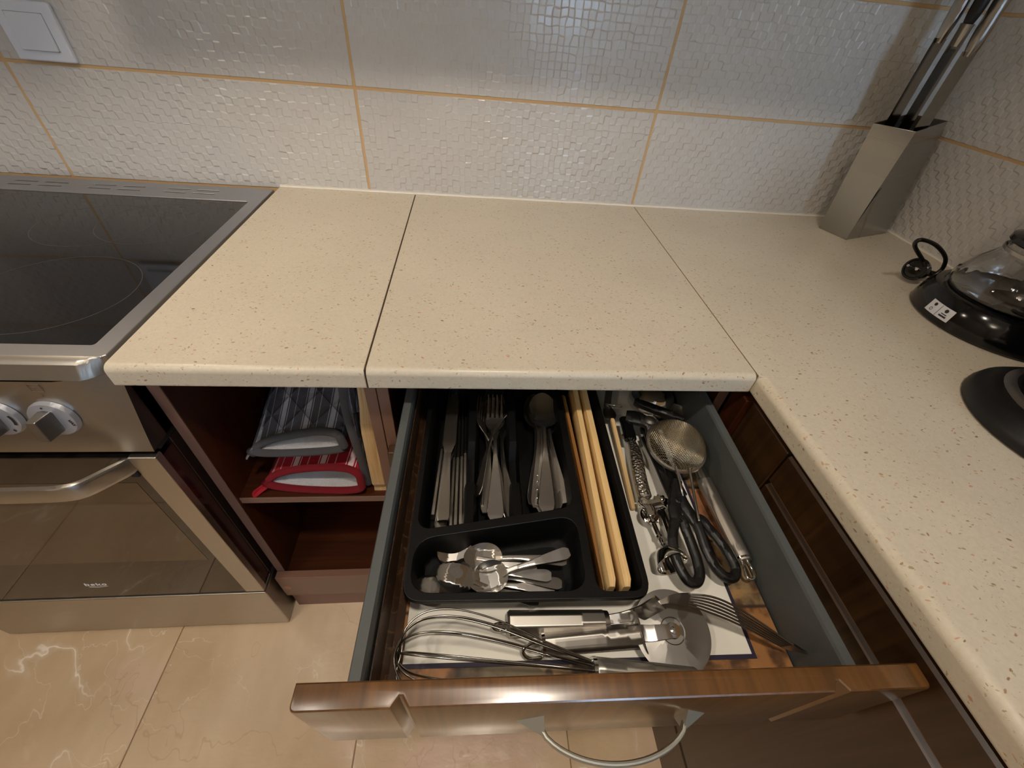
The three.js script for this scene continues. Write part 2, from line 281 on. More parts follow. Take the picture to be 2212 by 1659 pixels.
const floor = struct('floor', bx(XL, XR, -0.12, -0.0022, 0, ZF, 0), floorGrout);
{
  const P = 0.434, j = 0.0012;
  const geos = [0, 1, 2, 3].map(() => { const g = new RoundedBoxGeometry(P - 2 * j, 0.008, P - 2 * j, 1, 0.0009); return uvBox(g); });
  let k = 0;
  for (let a = -5; a < 4; a++) for (let b = 0; b < 8; b++) {
    const x = 0.193 + P * (a + 0.5), z = 0.507 + P * (b - 1.5);
    if (x < XL - 0.1 || z > ZF || x - P / 2 > XR) continue;
    const m = part(numbered('floor_tile'), geos[k % 4], floorMats[(a * 7 + b * 3 + 40) % 4], floor); m.position.set(x, -0.004, z); m.rotation.y = ((a + 2 * b + 20) % 2) * Math.PI; k++;
  }
}
struct('ceiling', bx(XL - 0.15, XR + 0.2, CEIL, CEIL + 0.12, -0.15, ZF + 0.15, 0), ceilingMat);
const wallBack = struct('wall_back', bx(XL - 0.15, XR + 0.2, -0.12, CEIL, -0.15, -0.0012, 0), groutMat);
const wallRight = struct('wall_right', bx(XR + 0.0012, XR + 0.2, -0.12, CEIL, 0, ZF + 0.15, 0), groutMat);
struct('wall_left', bx(XL - 0.15, XL, -0.12, CEIL, 0, ZF, 0), paintMat);
struct('wall_front', [bx(XL - 0.15, XR, -0.12, WINDOW.y0, ZF, ZF + 0.15, 0), bx(XL - 0.15, XR, WINDOW.y1, CEIL, ZF, ZF + 0.15, 0), bx(XL - 0.15, WINDOW.x0, WINDOW.y0, WINDOW.y1, ZF, ZF + 0.15, 0), bx(WINDOW.x1, XR, WINDOW.y0, WINDOW.y1, ZF, ZF + 0.15, 0)], paintMat);
{
  // wall tiles, 60 x 20 cm with tan joints
  const g = 0.0026, tw = 0.5992, th = 0.195, y0 = WT + 0.189 - th;
  const make = (w, h) => { const b = new RoundedBoxGeometry(w, h, 0.006, 1, 0.0009); return uvBox(b, w / 2, h / 2); };
  let k = 0;
  for (let r = 0; r < 3; r++) for (let c = -2; c < 3; c++) {
    const xa = 0.189 + tw * c + g, xb = Math.min(0.189 + tw * (c + 1) - g, XR - 0.002);
    const m = part('wall_tile', make(xb - xa, th - 2 * g), tileMats[(k * 2 + r) % 3], wallBack); m.position.set((xa + xb) / 2, y0 + th * (r + 0.5), -0.003); k++;
  }
  for (let r = 0; r < 3; r++) for (let c = 0; c < 5; c++) {
    const za = 0.002 + tw * c + (c ? g : 0), zb = 0.002 + tw * (c + 1) - g;
    const m = part('wall_tile', make(zb - za, th - 2 * g), tileMats[(k + r) % 3], wallRight); m.rotation.y = -Math.PI / 2; m.position.set(XR + 0.003, y0 + th * (r + 0.5), (za + zb) / 2); k++;
  }
}
{
  const bead = (pts, n) => struct(n, sweep(pts, 0.008, 0.007, { n: 8, e: 2 }), siliconeMat);
  const jag = (i) => 0.0006 * Math.sin(i * 7.1) + 0.0005 * Math.sin(i * 2.7);
  bead(Array.from({ length: 60 }, (_, i) => [0.002 + (XR - 0.004) * i / 59, WT + 0.001, 0.002 + jag(i)]), 'trim_1');
  bead(Array.from({ length: 60 }, (_, i) => [XR - 0.002 + jag(i), WT + 0.001, 0.004 + 1.2 * i / 59]), 'trim_2');
}
{ // window in the wall behind the camera
  const { x0, x1, y0, y1 } = WINDOW, z0 = ZF + 0.06, z1 = ZF + 0.11;
  const w = struct('window_1', [bx(x0, x1, y0, y0 + 0.05, z0, z1), bx(x0, x1, y1 - 0.05, y1, z0, z1), bx(x0, x0 + 0.05, y0, y1, z0, z1), bx(x1 - 0.05, x1, y0, y1, z0, z1)], whitePlastic);
  part('pane', bx(x0 + 0.045, x1 - 0.045, y0 + 0.045, y1 - 0.045, z0 + 0.022, z0 + 0.026, 0), clearGlass, w);
}
{ // round ceiling lamp
  const [x, y, z] = CEILING_LAMP.at, t = thing('ceiling_lamp', 'round opal ceiling lamp on the kitchen ceiling', 'lamp', [x, CEIL, z]);
  part('lamp_base', lathe([[0, 0], [0.16, 0], [0.16, -0.03], [0.15, -0.03], [0, -0.03]]), whitePlastic, t);
  part('lamp_shade', lathe([[0.149, -0.03], [0.147, -0.06], [0.12, -0.1], [0.07, -0.125], [0, -0.133]]), lampGlow, t);
}
for (const SPOT_LAMP of SPOT_LAMPS) { // spotlights on the ceiling, turned towards the worktop
  const p = V(SPOT_LAMP.at), d = V(SPOT_LAMP.to).sub(p).normalize(), q = new THREE.Quaternion().setFromUnitVectors(V(0, -1, 0), d), t = thing('ceiling_spotlight', SPOT_LAMP.at[0] < 0 ? 'white ceiling spotlight nearer the hob, turned towards the worktop' : 'white ceiling spotlight above the open drawer, turned down', 'spotlight', SPOT_LAMP.at);
  const head = part('lamp_head', lathe([[0.03, -0.002], [0.036, -0.004], [0.04, 0.01], [0.038, 0.08], [0.02, 0.1], [0, 0.1]]), whitePlastic, t); head.quaternion.copy(q);
  const gl = part('lamp_glass', lathe([[0, -0.004], [0.022, -0.003], [0.031, 0.002], [0.03, 0.008], [0, 0.01]]), lampGlow, t); gl.quaternion.copy(q);
  part('lamp_base', [rod([0, 0.06, 0], [0, CEIL - SPOT_LAMP.at[1] - 0.015, 0], 0.008), lathe([[0, CEIL - SPOT_LAMP.at[1] - 0.02], [0.05, CEIL - SPOT_LAMP.at[1] - 0.02], [0.05, CEIL - SPOT_LAMP.at[1]], [0, CEIL - SPOT_LAMP.at[1]]])], whitePlastic, t);
}
{ // cooker hood above the hob with its lamp
  const t = thing('cooker_hood', 'steel cooker hood above the hob with a small lamp underneath', 'cooker hood', [-0.3, 1.46, 0]);
  part('hood_body', [bx(-0.295, 0.295, 0.01, 0.14, 0.004, 0.46, 0.004), bx(-0.16, 0.16, 0.14, 0.9, 0.004, 0.26, 0.004)], steel, t);
  const l = part('lamp', lathe([[0, -0.008], [0.028, -0.008], [0.032, 0], [0.032, 0.01], [0, 0.01]], [HOOD_LAMP.at[0] + 0.3, 0, HOOD_LAMP.at[2]]), lampGlow, t); l.name = 'lamp_glass';
}
{ // wall cupboards over the worktop, above the picture
  const t = thing('wall_cabinet', 'brown wooden wall cupboard row above the tiled splashback', 'cabinet', [0.01, 1.36, 0]);
  part('body', bx(0, 1.38, 0, 0.7, 0.003, 0.31, 0.001), M(0xcfc8ba, 0.5), t);
  for (let i = 0; i < 3; i++) part('door', bx(i * 0.46 + 0.002, i * 0.46 + 0.458, 0, 0.7, 0.312, 0.33, 0.003), woodDoor, t);
}

// ---------- light switch ----------
{
  const t = thing('light_switch', 'white square rocker light switch on the tiled wall above the hob', 'light switch', [-0.33, 1.0235, 0]);
  part('frame', bx(-0.0455, 0.0455, -0.0405, 0.0405, 0.0, 0.0095, 0.003, 3), whitePlastic, t);
  part('rocker', slopedRocker(), whitePlastic, t);
  part('gap', bx(-0.0292, 0.0292, -0.0258, 0.0258, 0.009, 0.0098, 0), M(0x8f939b, 0.6), t);
}
function slopedRocker() { const g = bx(-0.0285, 0.0285, -0.0251, 0.0251, 0.006, 0.0125, 0.0012, 2); const p = g.attributes.position; for (let i = 0; i < p.count; i++) if (p.getZ(i) > 0.009) p.setZ(i, p.getZ(i) - 0.0018 * (p.getY(i) / 0.025)); g.computeVertexNormals(); return g; }

// ---------- worktops ----------
function worktop(shapeFn, pos) { return shapeFn; }
// profile in (z, y): rounded front edge; swept along x
function edgeSlab(x0, x1, z0, z1, y0, y1, r) {
  const s = new THREE.Shape(); s.moveTo(z0, y0); s.lineTo(z1 - 0.004, y0); s.quadraticCurveTo(z1, y0, z1, y0 + 0.004); s.lineTo(z1, y1 - r); s.absarc(z1 - r, y1 - r, r, 0, Math.PI / 2); s.lineTo(z0, y1); s.closePath();
  const g = new THREE.ExtrudeGeometry(s, { depth: x1 - x0 - 0.0012, bevelEnabled: true, bevelThickness: 0.0006, bevelSize: 0.0006, bevelOffset: -0.0006, bevelSegments: 1, curveSegments: 6 });
  g.rotateY(-Math.PI / 2); g.translate(x1 - 0.0006, 0, 0); return g;
}
const TH = 0.03;
const wt1 = solo('worktop', uvBox(edgeSlab(0.0008, SEAM1 - 0.0013, 0.001, FRONT, WT - TH, WT, 0.009)), worktopMat, 'narrow cream speckled worktop piece beside the hob, over the open cabinet', 'worktop');
part('seam_filler', bx(SEAM1 - 0.0013, SEAM1 + 0.0009, WT - TH + 0.0005, WT - 0.0012, 0.003, FRONT - 0.0022, 0), M(0x3d2a18, 0.8), wt1, 'dark brown joint');
const wt2 = solo('worktop', uvBox(edgeSlab(SEAM1 + 0.0009, SEAM2 - 0.0008, 0.001, FRONT, WT - TH, WT, 0.009), 0.31, 0.17), worktopMat, 'middle cream speckled worktop piece between two seams, above the open drawer', 'worktop');
{
  // runs along z: its rounded front edge faces -x; beside the middle piece the edge is square
  const W2 = XR - 0.002 - SEAM2, g = merge([edgeSlab(FRONT - 0.0005, 3.0, 0, W2, WT - TH, WT, 0.011), edgeSlab(0.001, FRONT, 0, W2, WT - TH, WT, 0.0009)]);
  g.rotateY(-Math.PI / 2); g.translate(XR - 0.001, 0, 0);
  solo('worktop', uvBox(g, 0.13, 0.4), worktopMat, 'long cream speckled worktop along the side wall carrying the coffee maker and knife block', 'worktop');
  part('seam_filler', bx(SEAM2 - 0.0006, SEAM2 + 0.001, WT - TH + 0.0005, WT - 0.0008, 0.003, FRONT - 0.0022, 0), M(0x6d573c, 0.8), wt2, 'brown joint');
}

// ---------- cooker ----------
{
  const t = thing('cooker', 'freestanding stainless steel cooker with black glass hob and oven door', 'cooker', [0, 0, 0]);
  const XE = -0.005, XW = -0.6;
  part('body', bx(XW + 0.004, XE - 0.002, 0.03, WT - 0.012, 0.02, 0.575, 0.002), enamel, t);
  // hob frame with openings for the glass and the vent slots
  const s = polyShape([[XW, -0.024], [XE, -0.024], [XE, -0.5795], [XE - 0.004, -0.5835], [XW, -0.5835]].map(([x, y]) => [x, -y]));
  s.holes.push(roundRect(-0.56, -0.0285, 0.0975, 0.5615, 0.004, THREE.Path));
  for (const cx of [-0.1515, -0.2912, -0.4328]) for (const [dx, z] of [[-0.0265, 0.05], [0.0275, 0.05], [-0.0275, 0.0685], [0.0265, 0.0685]]) s.holes.push(roundRect(cx + dx - 0.0215, cx + dx + 0.0215, z - 0.0024, z + 0.0024, 0.0023, THREE.Path));
  const top = part('hob_frame', slab(s, WT - 0.011, WT + 0.001, 0.001, 5), hobFrame, t);
  part('vent_backing', bx(-0.56, -0.05, WT - 0.0115, WT - 0.0075, 0.03, 0.09, 0), ventTray, top);
  const glass = part('hob_glass', bx(-0.5595, -0.029, WT - 0.006, WT - 0.0003, 0.098, 0.561, 0.001), blackGlass, t);
  const ring = (x, z, r) => { const g = new THREE.RingGeometry(r - 0.0005, r + 0.0005, 72); g.rotateX(-Math.PI / 2); g.translate(x, WT - 0.0002, z); return g; };
  part('burner_ring', ring(-0.14, 0.213, 0.086), ringPrint, glass); part('burner_ring', ring(-0.226, 0.23, 0.086), ringPrint, glass); part('burner_ring', ring(-0.152, 0.444, 0.1), ringPrint, glass); part('burner_ring', ring(-0.45, 0.444, 0.086), ringPrint, glass);
  // front lip of the hob, bevelled at the corner
  const lip = surf((u, v) => { const x = u < 0.6 ? mix(XW, XE - 0.027, u / 0.6) : mix(XE - 0.027, XE, (u - 0.6) / 0.4), c = u < 0.6 ? 0 : (u - 0.6) / 0.4; const z1 = 0.6005 - 0.02 * c ** 1.3, z0 = 0.5825, y = [WT + 0.001, WT - 0.0005, WT - 0.004, WT - 0.0215, WT - 0.0225, WT - 0.0225][Math.round(v * 5)], z = [z0, mix(z0, z1, 0.35), mix(z0, z1, 0.6), z1, z1 - 0.001, 0.57][Math.round(v * 5)]; return [x, y, z]; }, 25, 5, 0.5);
  part('front_lip', lip, steel, t);
  // control panel, leaning out a little towards the bottom, corner rounded
  const panel = surf((u, v) => { const x = mix(XW, XE, u), c = smooth(0.9, 1, u), y = mix(WT - 0.0245, 0.6475, v), z = mix(0.5995, 0.608, v) - 0.02 * c * (1 - v) ** 1.2 - 0.0006 * Math.sin(v * 3.1); return [x, y, z, x, y]; }, 60, 8, 0.6);
  const cp = part('control_panel', panel, steel, t);
  part('panel_side', [bx(XE - 0.004, XE, 0.6475, WT - 0.0245, 0.56, 0.578, 0.001), surf((u, v) => [XE, mix(WT - 0.0245, 0.6475, v), mix(0.56, mix(0.5795, 0.608, v), u)], 2, 4), bx(XW, XE, 0.6465, 0.65, 0.56, 0.606, 0.001)], enamel, t);
  part('symbol', [bx(-0.0925, -0.0795, 0.7615, 0.762, 0.5998, 0.6004, 0), bx(-0.0925, -0.0795, 0.7508, 0.7513, 0.6004, 0.601, 0), bx(-0.0925, -0.0921, 0.7508, 0.762, 0.5999, 0.6008, 0), bx(-0.0799, -0.0795, 0.7508, 0.762, 0.5999, 0.6008, 0), (() => { const g = new THREE.TorusGeometry(0.0018, 0.0002, 5, 16, 4); g.rotateZ(0.9); g.translate(-0.086, 0.7564, 0.6008); return g; })(), (() => { const g = new THREE.CylinderGeometry(0.0016, 0.0016, 0.0006, 12); g.rotateX(Math.PI / 2); g.translate(-0.086, 0.7442, 0.6013); return g; })()], M(0x6b5a4c, 0.6), cp);
  for (const kx of [-0.0895, -0.1515, -0.2135]) {
    const K = new THREE.Group();
    const dial = part('knob', (() => { const g = lathe([[0, 0], [0.0258, 0], [0.0258, 0.003], [0.0245, 0.006], [0.0165, 0.0075], [0.0163, 0.0065], [0, 0.0065]], [0, 0, 0], 40); g.rotateX(Math.PI / 2); return g; })(), dialMat, t);
    dial.position.set(kx, 0.7105, 0.6035); dial.rotation.x = -0.08; if (kx < -0.1 && kx > -0.2) dial.rotation.z = 0.0;
    const grip = bx(-0.0075, 0.0075, -0.0158, 0.0158, 0.0055, 0.028, 0.0015, 2); const p = grip.attributes.position; for (let i = 0; i < p.count; i++) if (p.getZ(i) > 0.015) { p.setX(i, p.getX(i) * 0.72); } grip.computeVertexNormals();
    part('grip', grip, M(0x8e8b88, 0.3, 0.9), dial);
    const marks = [(() => { const g = new THREE.CylinderGeometry(0.0012, 0.0012, 0.0004, 10); g.rotateX(Math.PI / 2); g.translate(0, 0.0205, 0.0074); return g; })()];
    if (kx === -0.0895) { const m = text('MAX', 0.0034); m.rotateZ(-1.35); m.translate(0.0205, -0.0035, 0.0068); marks.push(m); }
    else { const a = new THREE.RingGeometry(0.0188, 0.0218, 20, 1, -0.35, 0.75); a.translate(0, 0, 0.0074); const b = new THREE.RingGeometry(0.0188, 0.0222, 6, 1, -0.95, 0.12); b.translate(0, 0, 0.0074); marks.push(a, b); }
    for (const g of marks) part('dial_print', g, inkMat, dial);
  }
  // oven door
  const DZ = 0.613, dy0 = 0.187, dy1 = 0.6395;
  const door = part('oven_door', [bx(-0.6, -0.536, dy0, dy1, 0.58, DZ, 0.002), bx(-0.0415, XE, dy0, dy1, 0.6, DZ, 0.002), bx(-0.6, XE, dy0, dy0 + 0.003, 0.577, DZ - 0.002, 0.001)], steel, t);
  part('door_glass', bx(-0.5385, -0.0405, dy0 + 0.002, dy1, 0.6, DZ - 0.0006, 0.001), ovenGlass, door);
  part('inner_window', bx(-0.5, -0.0565, 0.337, 0.582, DZ - 0.001, DZ - 0.0002, 0.0001, 1), M(0x6f675d, 0.05, 0.85), door);
  part('door_gap', bx(-0.6, XE - 0.001, 0.6395, 0.6475, 0.55, 0.597, 0), gasket, t);
  part('door_gap', bx(-0.6, XE - 0.001, 0.1815, 0.187, 0.55, 0.6, 0), gasket, t);
  part('door_side', bx(XE - 0.0035, XE - 0.0006, dy0 + 0.012, dy1 - 0.012, 0.5775, 0.6, 0.0005), M(0x2a0f10, 0.15), door);
  part('handle', sweep([[-0.043, 0.624, 0.606], [-0.045, 0.625, 0.616], [-0.0545, 0.6295, 0.634], [-0.0655, 0.634, 0.6525], [-0.0725, 0.6365, 0.6605], [-0.084, 0.6375, 0.6645], [-0.12, 0.636, 0.6655], [-0.3, 0.635, 0.666], [-0.47, 0.635, 0.665], [-0.52, 0.632, 0.655], [-0.555, 0.624, 0.606]], 0.0085, 0.0275, { n: 20, e: 5, seg: 70 }), steel, door);
  part('handle_mount', bx(-0.052, -0.041, 0.6, 0.638, 0.606, 0.6165, 0.002), gasket, door);
  const lg = text('beko', 0.0105, 0.0003); const lp = lg.attributes.position; for (let i = 0; i < lp.count; i++) lp.setX(i, lp.getX(i) * 1.15 + 0.2 * lp.getY(i)); lg.translate(-0.294, 0.2462, DZ - 0.0005);
  const ul = sweep([[-0.31, 0.2365, DZ - 0.0003], [-0.295, 0.2345, DZ - 0.0003], [-0.277, 0.2372, DZ - 0.0003]], 0.0005, (q) => 0.0022 * (1 - 0.6 * q), { seg: 12, n: 6, up: [0, 1, 0] });
  part('logo', [lg, ul], logoMat, door);
  // plinth drawer under the oven
  part('lower_drawer', bx(-0.6, XE, 0.006, 0.1815, 0.56, 0.6145, 0.0025), steel, t);
  part('side_panel', bx(XE - 0.001, XE, 0.012, 0.176, 0.56, 0.611, 0), enamel, t);
}

// ---------- open cabinet beside the cooker ----------
{
  const t = thing('open_cabinet', 'narrow dark red-brown base cabinet without a door beside the cooker, with one shelf', 'cabinet', [0, 0, 0]);
  const ZC = 0.568;
  const side = (x0, x1) => { const p = part('side_panel', bx(x0, x1, 0.1, WT - TH - 0.001, 0.02, ZC, 0.0005, 1), woodInside, t); part('edge_band', bx(x0 + 0.0004, x1 - 0.0004, 0.1, WT - TH - 0.002, ZC - 0.0005, ZC + 0.001, 0.0004, 1), edgeBand, p); return p; };
  side(0.003, 0.0195); side(0.2725, 0.2885);
  part('back_panel', bx(0.0195, 0.2725, 0.1, WT - TH - 0.001, 0.02, 0.028, 0), woodInside, t);
  const sh = part('shelf', bx(0.0198, 0.2722, 0.444, 0.46, 0.03, 0.5625, 0.0005, 1, true), woodInside, t);
  part('edge_band', bx(0.02, 0.272, 0.4444, 0.4596, 0.5622, 0.5637, 0.0004, 1), edgeBand, sh);
  part('bottom_panel', bx(0.0195, 0.2725, 0.152, 0.168, 0.02, ZC, 0.0005, 1, true), woodInside, t);
  const rail = part('front_rail', bx(0.0035, 0.2885, 0.088, 0.181, ZC + 0.001, ZC + 0.017, 0.001), M(0x7b5a48, 0.4), t);
  part('screw_cap', (() => { const g = new THREE.CylinderGeometry(0.0085, 0.0085, 0.0008, 20); g.rotateX(Math.PI / 2); g.translate(0.0165, 0.132, ZC + 0.0172); return g; })(), M(0xa5705c, 0.5), rail, 'round pinkish screw cap');
  part('plinth', bx(0.004, 0.2885, 0.0, 0.088, ZC - 0.012, ZC + 0.006, 0.001), M(0x7a5444, 0.45), t);
}

// ---------- drawer cabinet with its open drawer ----------
const DC = [0.5395, 0, 0.905], DY = -0.021; // middle of the back of the drawer front, and its slight turn
const inDrawer = (x, y, z) => yaw([DC[0] + x, y, DC[2] + z], DY, DC);
{
  const t = thing('drawer_cabinet', 'dark wooden base cabinet with a pulled-out cutlery drawer', 'cabinet', [0, 0, 0]);
  const ZC = 0.568;
  const side = (x0, x1) => { const p = part('side_panel', bx(x0, x1, 0.1, WT - TH - 0.001, 0.02, ZC, 0.0005, 1), woodInside, t); part('edge_band', bx(x0 + 0.0004, x1 - 0.0004, 0.1, WT - TH - 0.002, ZC - 0.0005, ZC + 0.001, 0.0004, 1), edgeBand, p); };
  side(0.289, 0.305); side(0.776, 0.792);
  part('back_panel', bx(0.305, 0.776, 0.1, WT - TH - 0.001, 0.02, 0.028, 0), woodInside, t);
  part('bottom_panel', bx(0.305, 0.776, 0.1, 0.116, 0.02, ZC, 0.0005, 1, true), woodInside, t);
  part('lower_front', bx(0.292, 0.789, 0.1, 0.615, ZC + 0.002, ZC + 0.02, 0.003), woodDoor, t);
  part('plinth', bx(0.289, 0.792, 0, 0.1, ZC - 0.03, ZC - 0.012, 0.001), woodDoor, t);
  const d = part('drawer', bx(-0.208, 0.208, 0.646, 0.652, -0.47, 0.0, 0.001), drawerDark, t);
  d.position.set(DC[0], 0, DC[2]); d.rotation.y = DY;
  for (const s of [-1, 1]) {
    const sh = [[0, 0.628], [0.0125, 0.628], [0.0125, 0.716], [0.0105, 0.72], [0.0015, 0.72], [0, 0.717]];
    const g = new THREE.ExtrudeGeometry(polyShape(sh), { depth: 0.47, bevelEnabled: false }); g.translate(0, 0, -0.47); if (s < 0) g.scale(1, 1, 1); g.translate(s < 0 ? -0.2205 : 0.208, 0, 0);
    part('drawer_side', uvBox(g), drawerMetal, d);
    part('runner', bx(s < 0 ? -0.23 : 0.2212, s < 0 ? -0.2212 : 0.23, 0.634, 0.65, -0.52, -0.06, 0.001), alloy, d);
  }
  part('drawer_back', bx(-0.208, 0.208, 0.652, 0.72, -0.47, -0.458, 0.001), drawerMetal, d);
  // drawer front with two vee grooves, which notch the top edge
  const f = new THREE.Shape(), x0 = -0.2505, x1 = 0.2505, zt = 0.0195, gv = (x) => [[x - 0.0062, zt], [x - 0.001, zt - 0.0075], [x + 0.001, zt - 0.0075], [x + 0.0062, zt]];
  const r = 0.0055; f.moveTo(x0, 0.001); f.lineTo(x0, zt - r); f.quadraticCurveTo(x0, zt, x0 + r, zt);
  for (const gx of [-0.1725, 0.1725]) for (const p of gv(gx)) f.lineTo(...p);
  f.lineTo(x1 - r, zt); f.quadraticCurveTo(x1, zt, x1, zt - r); f.lineTo(x1, 0.001); f.closePath();
  const fg = new THREE.ExtrudeGeometry(f, { depth: 0.131 - 0.006, bevelEnabled: true, bevelThickness: 0.003, bevelSize: 0.003, bevelOffset: -0.003, bevelSegments: 3, curveSegments: 5 });
  fg.rotateX(-Math.PI / 2); fg.scale(1, 1, -1); fg.translate(0, 0.618 + 0.003, 0);
  { const idx = fg.attributes.position; /* mirrored: turn the faces round */ for (const k of ['position', 'normal', 'uv']) { const a = fg.attributes[k], n = a.itemSize; for (let i = 0; i < a.count; i += 3) for (let c = 0; c < n; c++) { const q = a.array[(i + 1) * n + c]; a.array[(i + 1) * n + c] = a.array[(i + 2) * n + c]; a.array[(i + 2) * n + c] = q; } } fg.computeVertexNormals(); }
  part('drawer_front', toCreasedNormals(uvBox(fg), 0.5), woodFront, d);
  // bow handle on two pyramid feet
  const hy = 0.684, c = 0.0005, foot = (s) => { const b = s * 0.0655 + c, tip = b + s * 0.0175; const p = [[b - s * 0.004, hy + 0.018, zt], [tip, hy, zt], [b - s * 0.004, hy - 0.018, zt], [b - s * 0.006, hy, zt + 0.012]]; const g = new THREE.BufferGeometry(), F = s > 0 ? [[0, 3, 1], [1, 3, 2], [2, 3, 0]] : [[0, 1, 3], [1, 2, 3], [2, 0, 3]]; g.setAttribute('position', new THREE.Float32BufferAttribute(F.flat().flatMap((i) => p[i]), 3)); g.computeVertexNormals(); return uvBox(g); };
  const bow = sweep(Array.from({ length: 25 }, (_, i) => { const q = -1 + i / 12; return [c + 0.064 * q, hy, zt + 0.003 + 0.0275 * (1 - q * q) ** 0.62]; }), 0.0045, 0.0085, { n: 12, e: 2.4, up: [0, 1, 0] });
  part('handle', [bow, foot(-1), foot(1)], alloy, d);
}

// ---------- cabinets under the side worktop ----------
{
  const t = thing('corner_cabinet', 'dark brown wooden base cabinet run under the side worktop, with grooved doors', 'cabinet', [0, 0, 0]);
  const XC = 0.8015;
  part('body', bx(XC + 0.02, XR - 0.01, 0.1, WT - TH - 0.001, 0.03, 3.0, 0), woodInside, t);
  part('filler_strip', bx(XC, XC + 0.018, 0.1, WT - TH - 0.012, 0.605, 0.6935, 0.002), woodDoor, t);
  part('corner_return', bx(0.7925, XC + 0.018, 0.1, WT - TH - 0.012, 0.572, 0.6045, 0.001), woodInside, t);
  for (let i = 0; i < 3; i++) {
    const z0 = 0.697 + i * 0.6, z1 = z0 + 0.5955, y1 = 0.7475, gy = y1 - 0.0555;
    const s = new THREE.Shape(); s.moveTo(XC + 0.018, 0.102); s.lineTo(XC + 0.002, 0.102); s.lineTo(XC, 0.104);
    for (const g of [0.16, gy]) { s.lineTo(XC, g - 0.0055); s.lineTo(XC + 0.006, g - 0.0008); s.lineTo(XC + 0.006, g + 0.0008); s.lineTo(XC, g + 0.0055); }
    s.lineTo(XC, y1 - 0.003); s.lineTo(XC + 0.003, y1); s.lineTo(XC + 0.018, y1); s.closePath();
    const g = new THREE.ExtrudeGeometry(s, { depth: z1 - z0, bevelEnabled: false }); g.translate(0, 0, z0);
    const dr = part('door', uvBox(g, i * 0.3), woodDoor, t);
    for (const q of [0.16, gy]) part('groove', bx(XC + 0.0052, XC + 0.0062, q - 0.0012, q + 0.0012, z0 + 0.0005, z1 - 0.0005, 0), grooveMat, dr);
  }
  part('plinth', bx(XC + 0.012, XC + 0.03, 0, 0.1, 0.585, 3.0, 0), woodDoor, t);
}

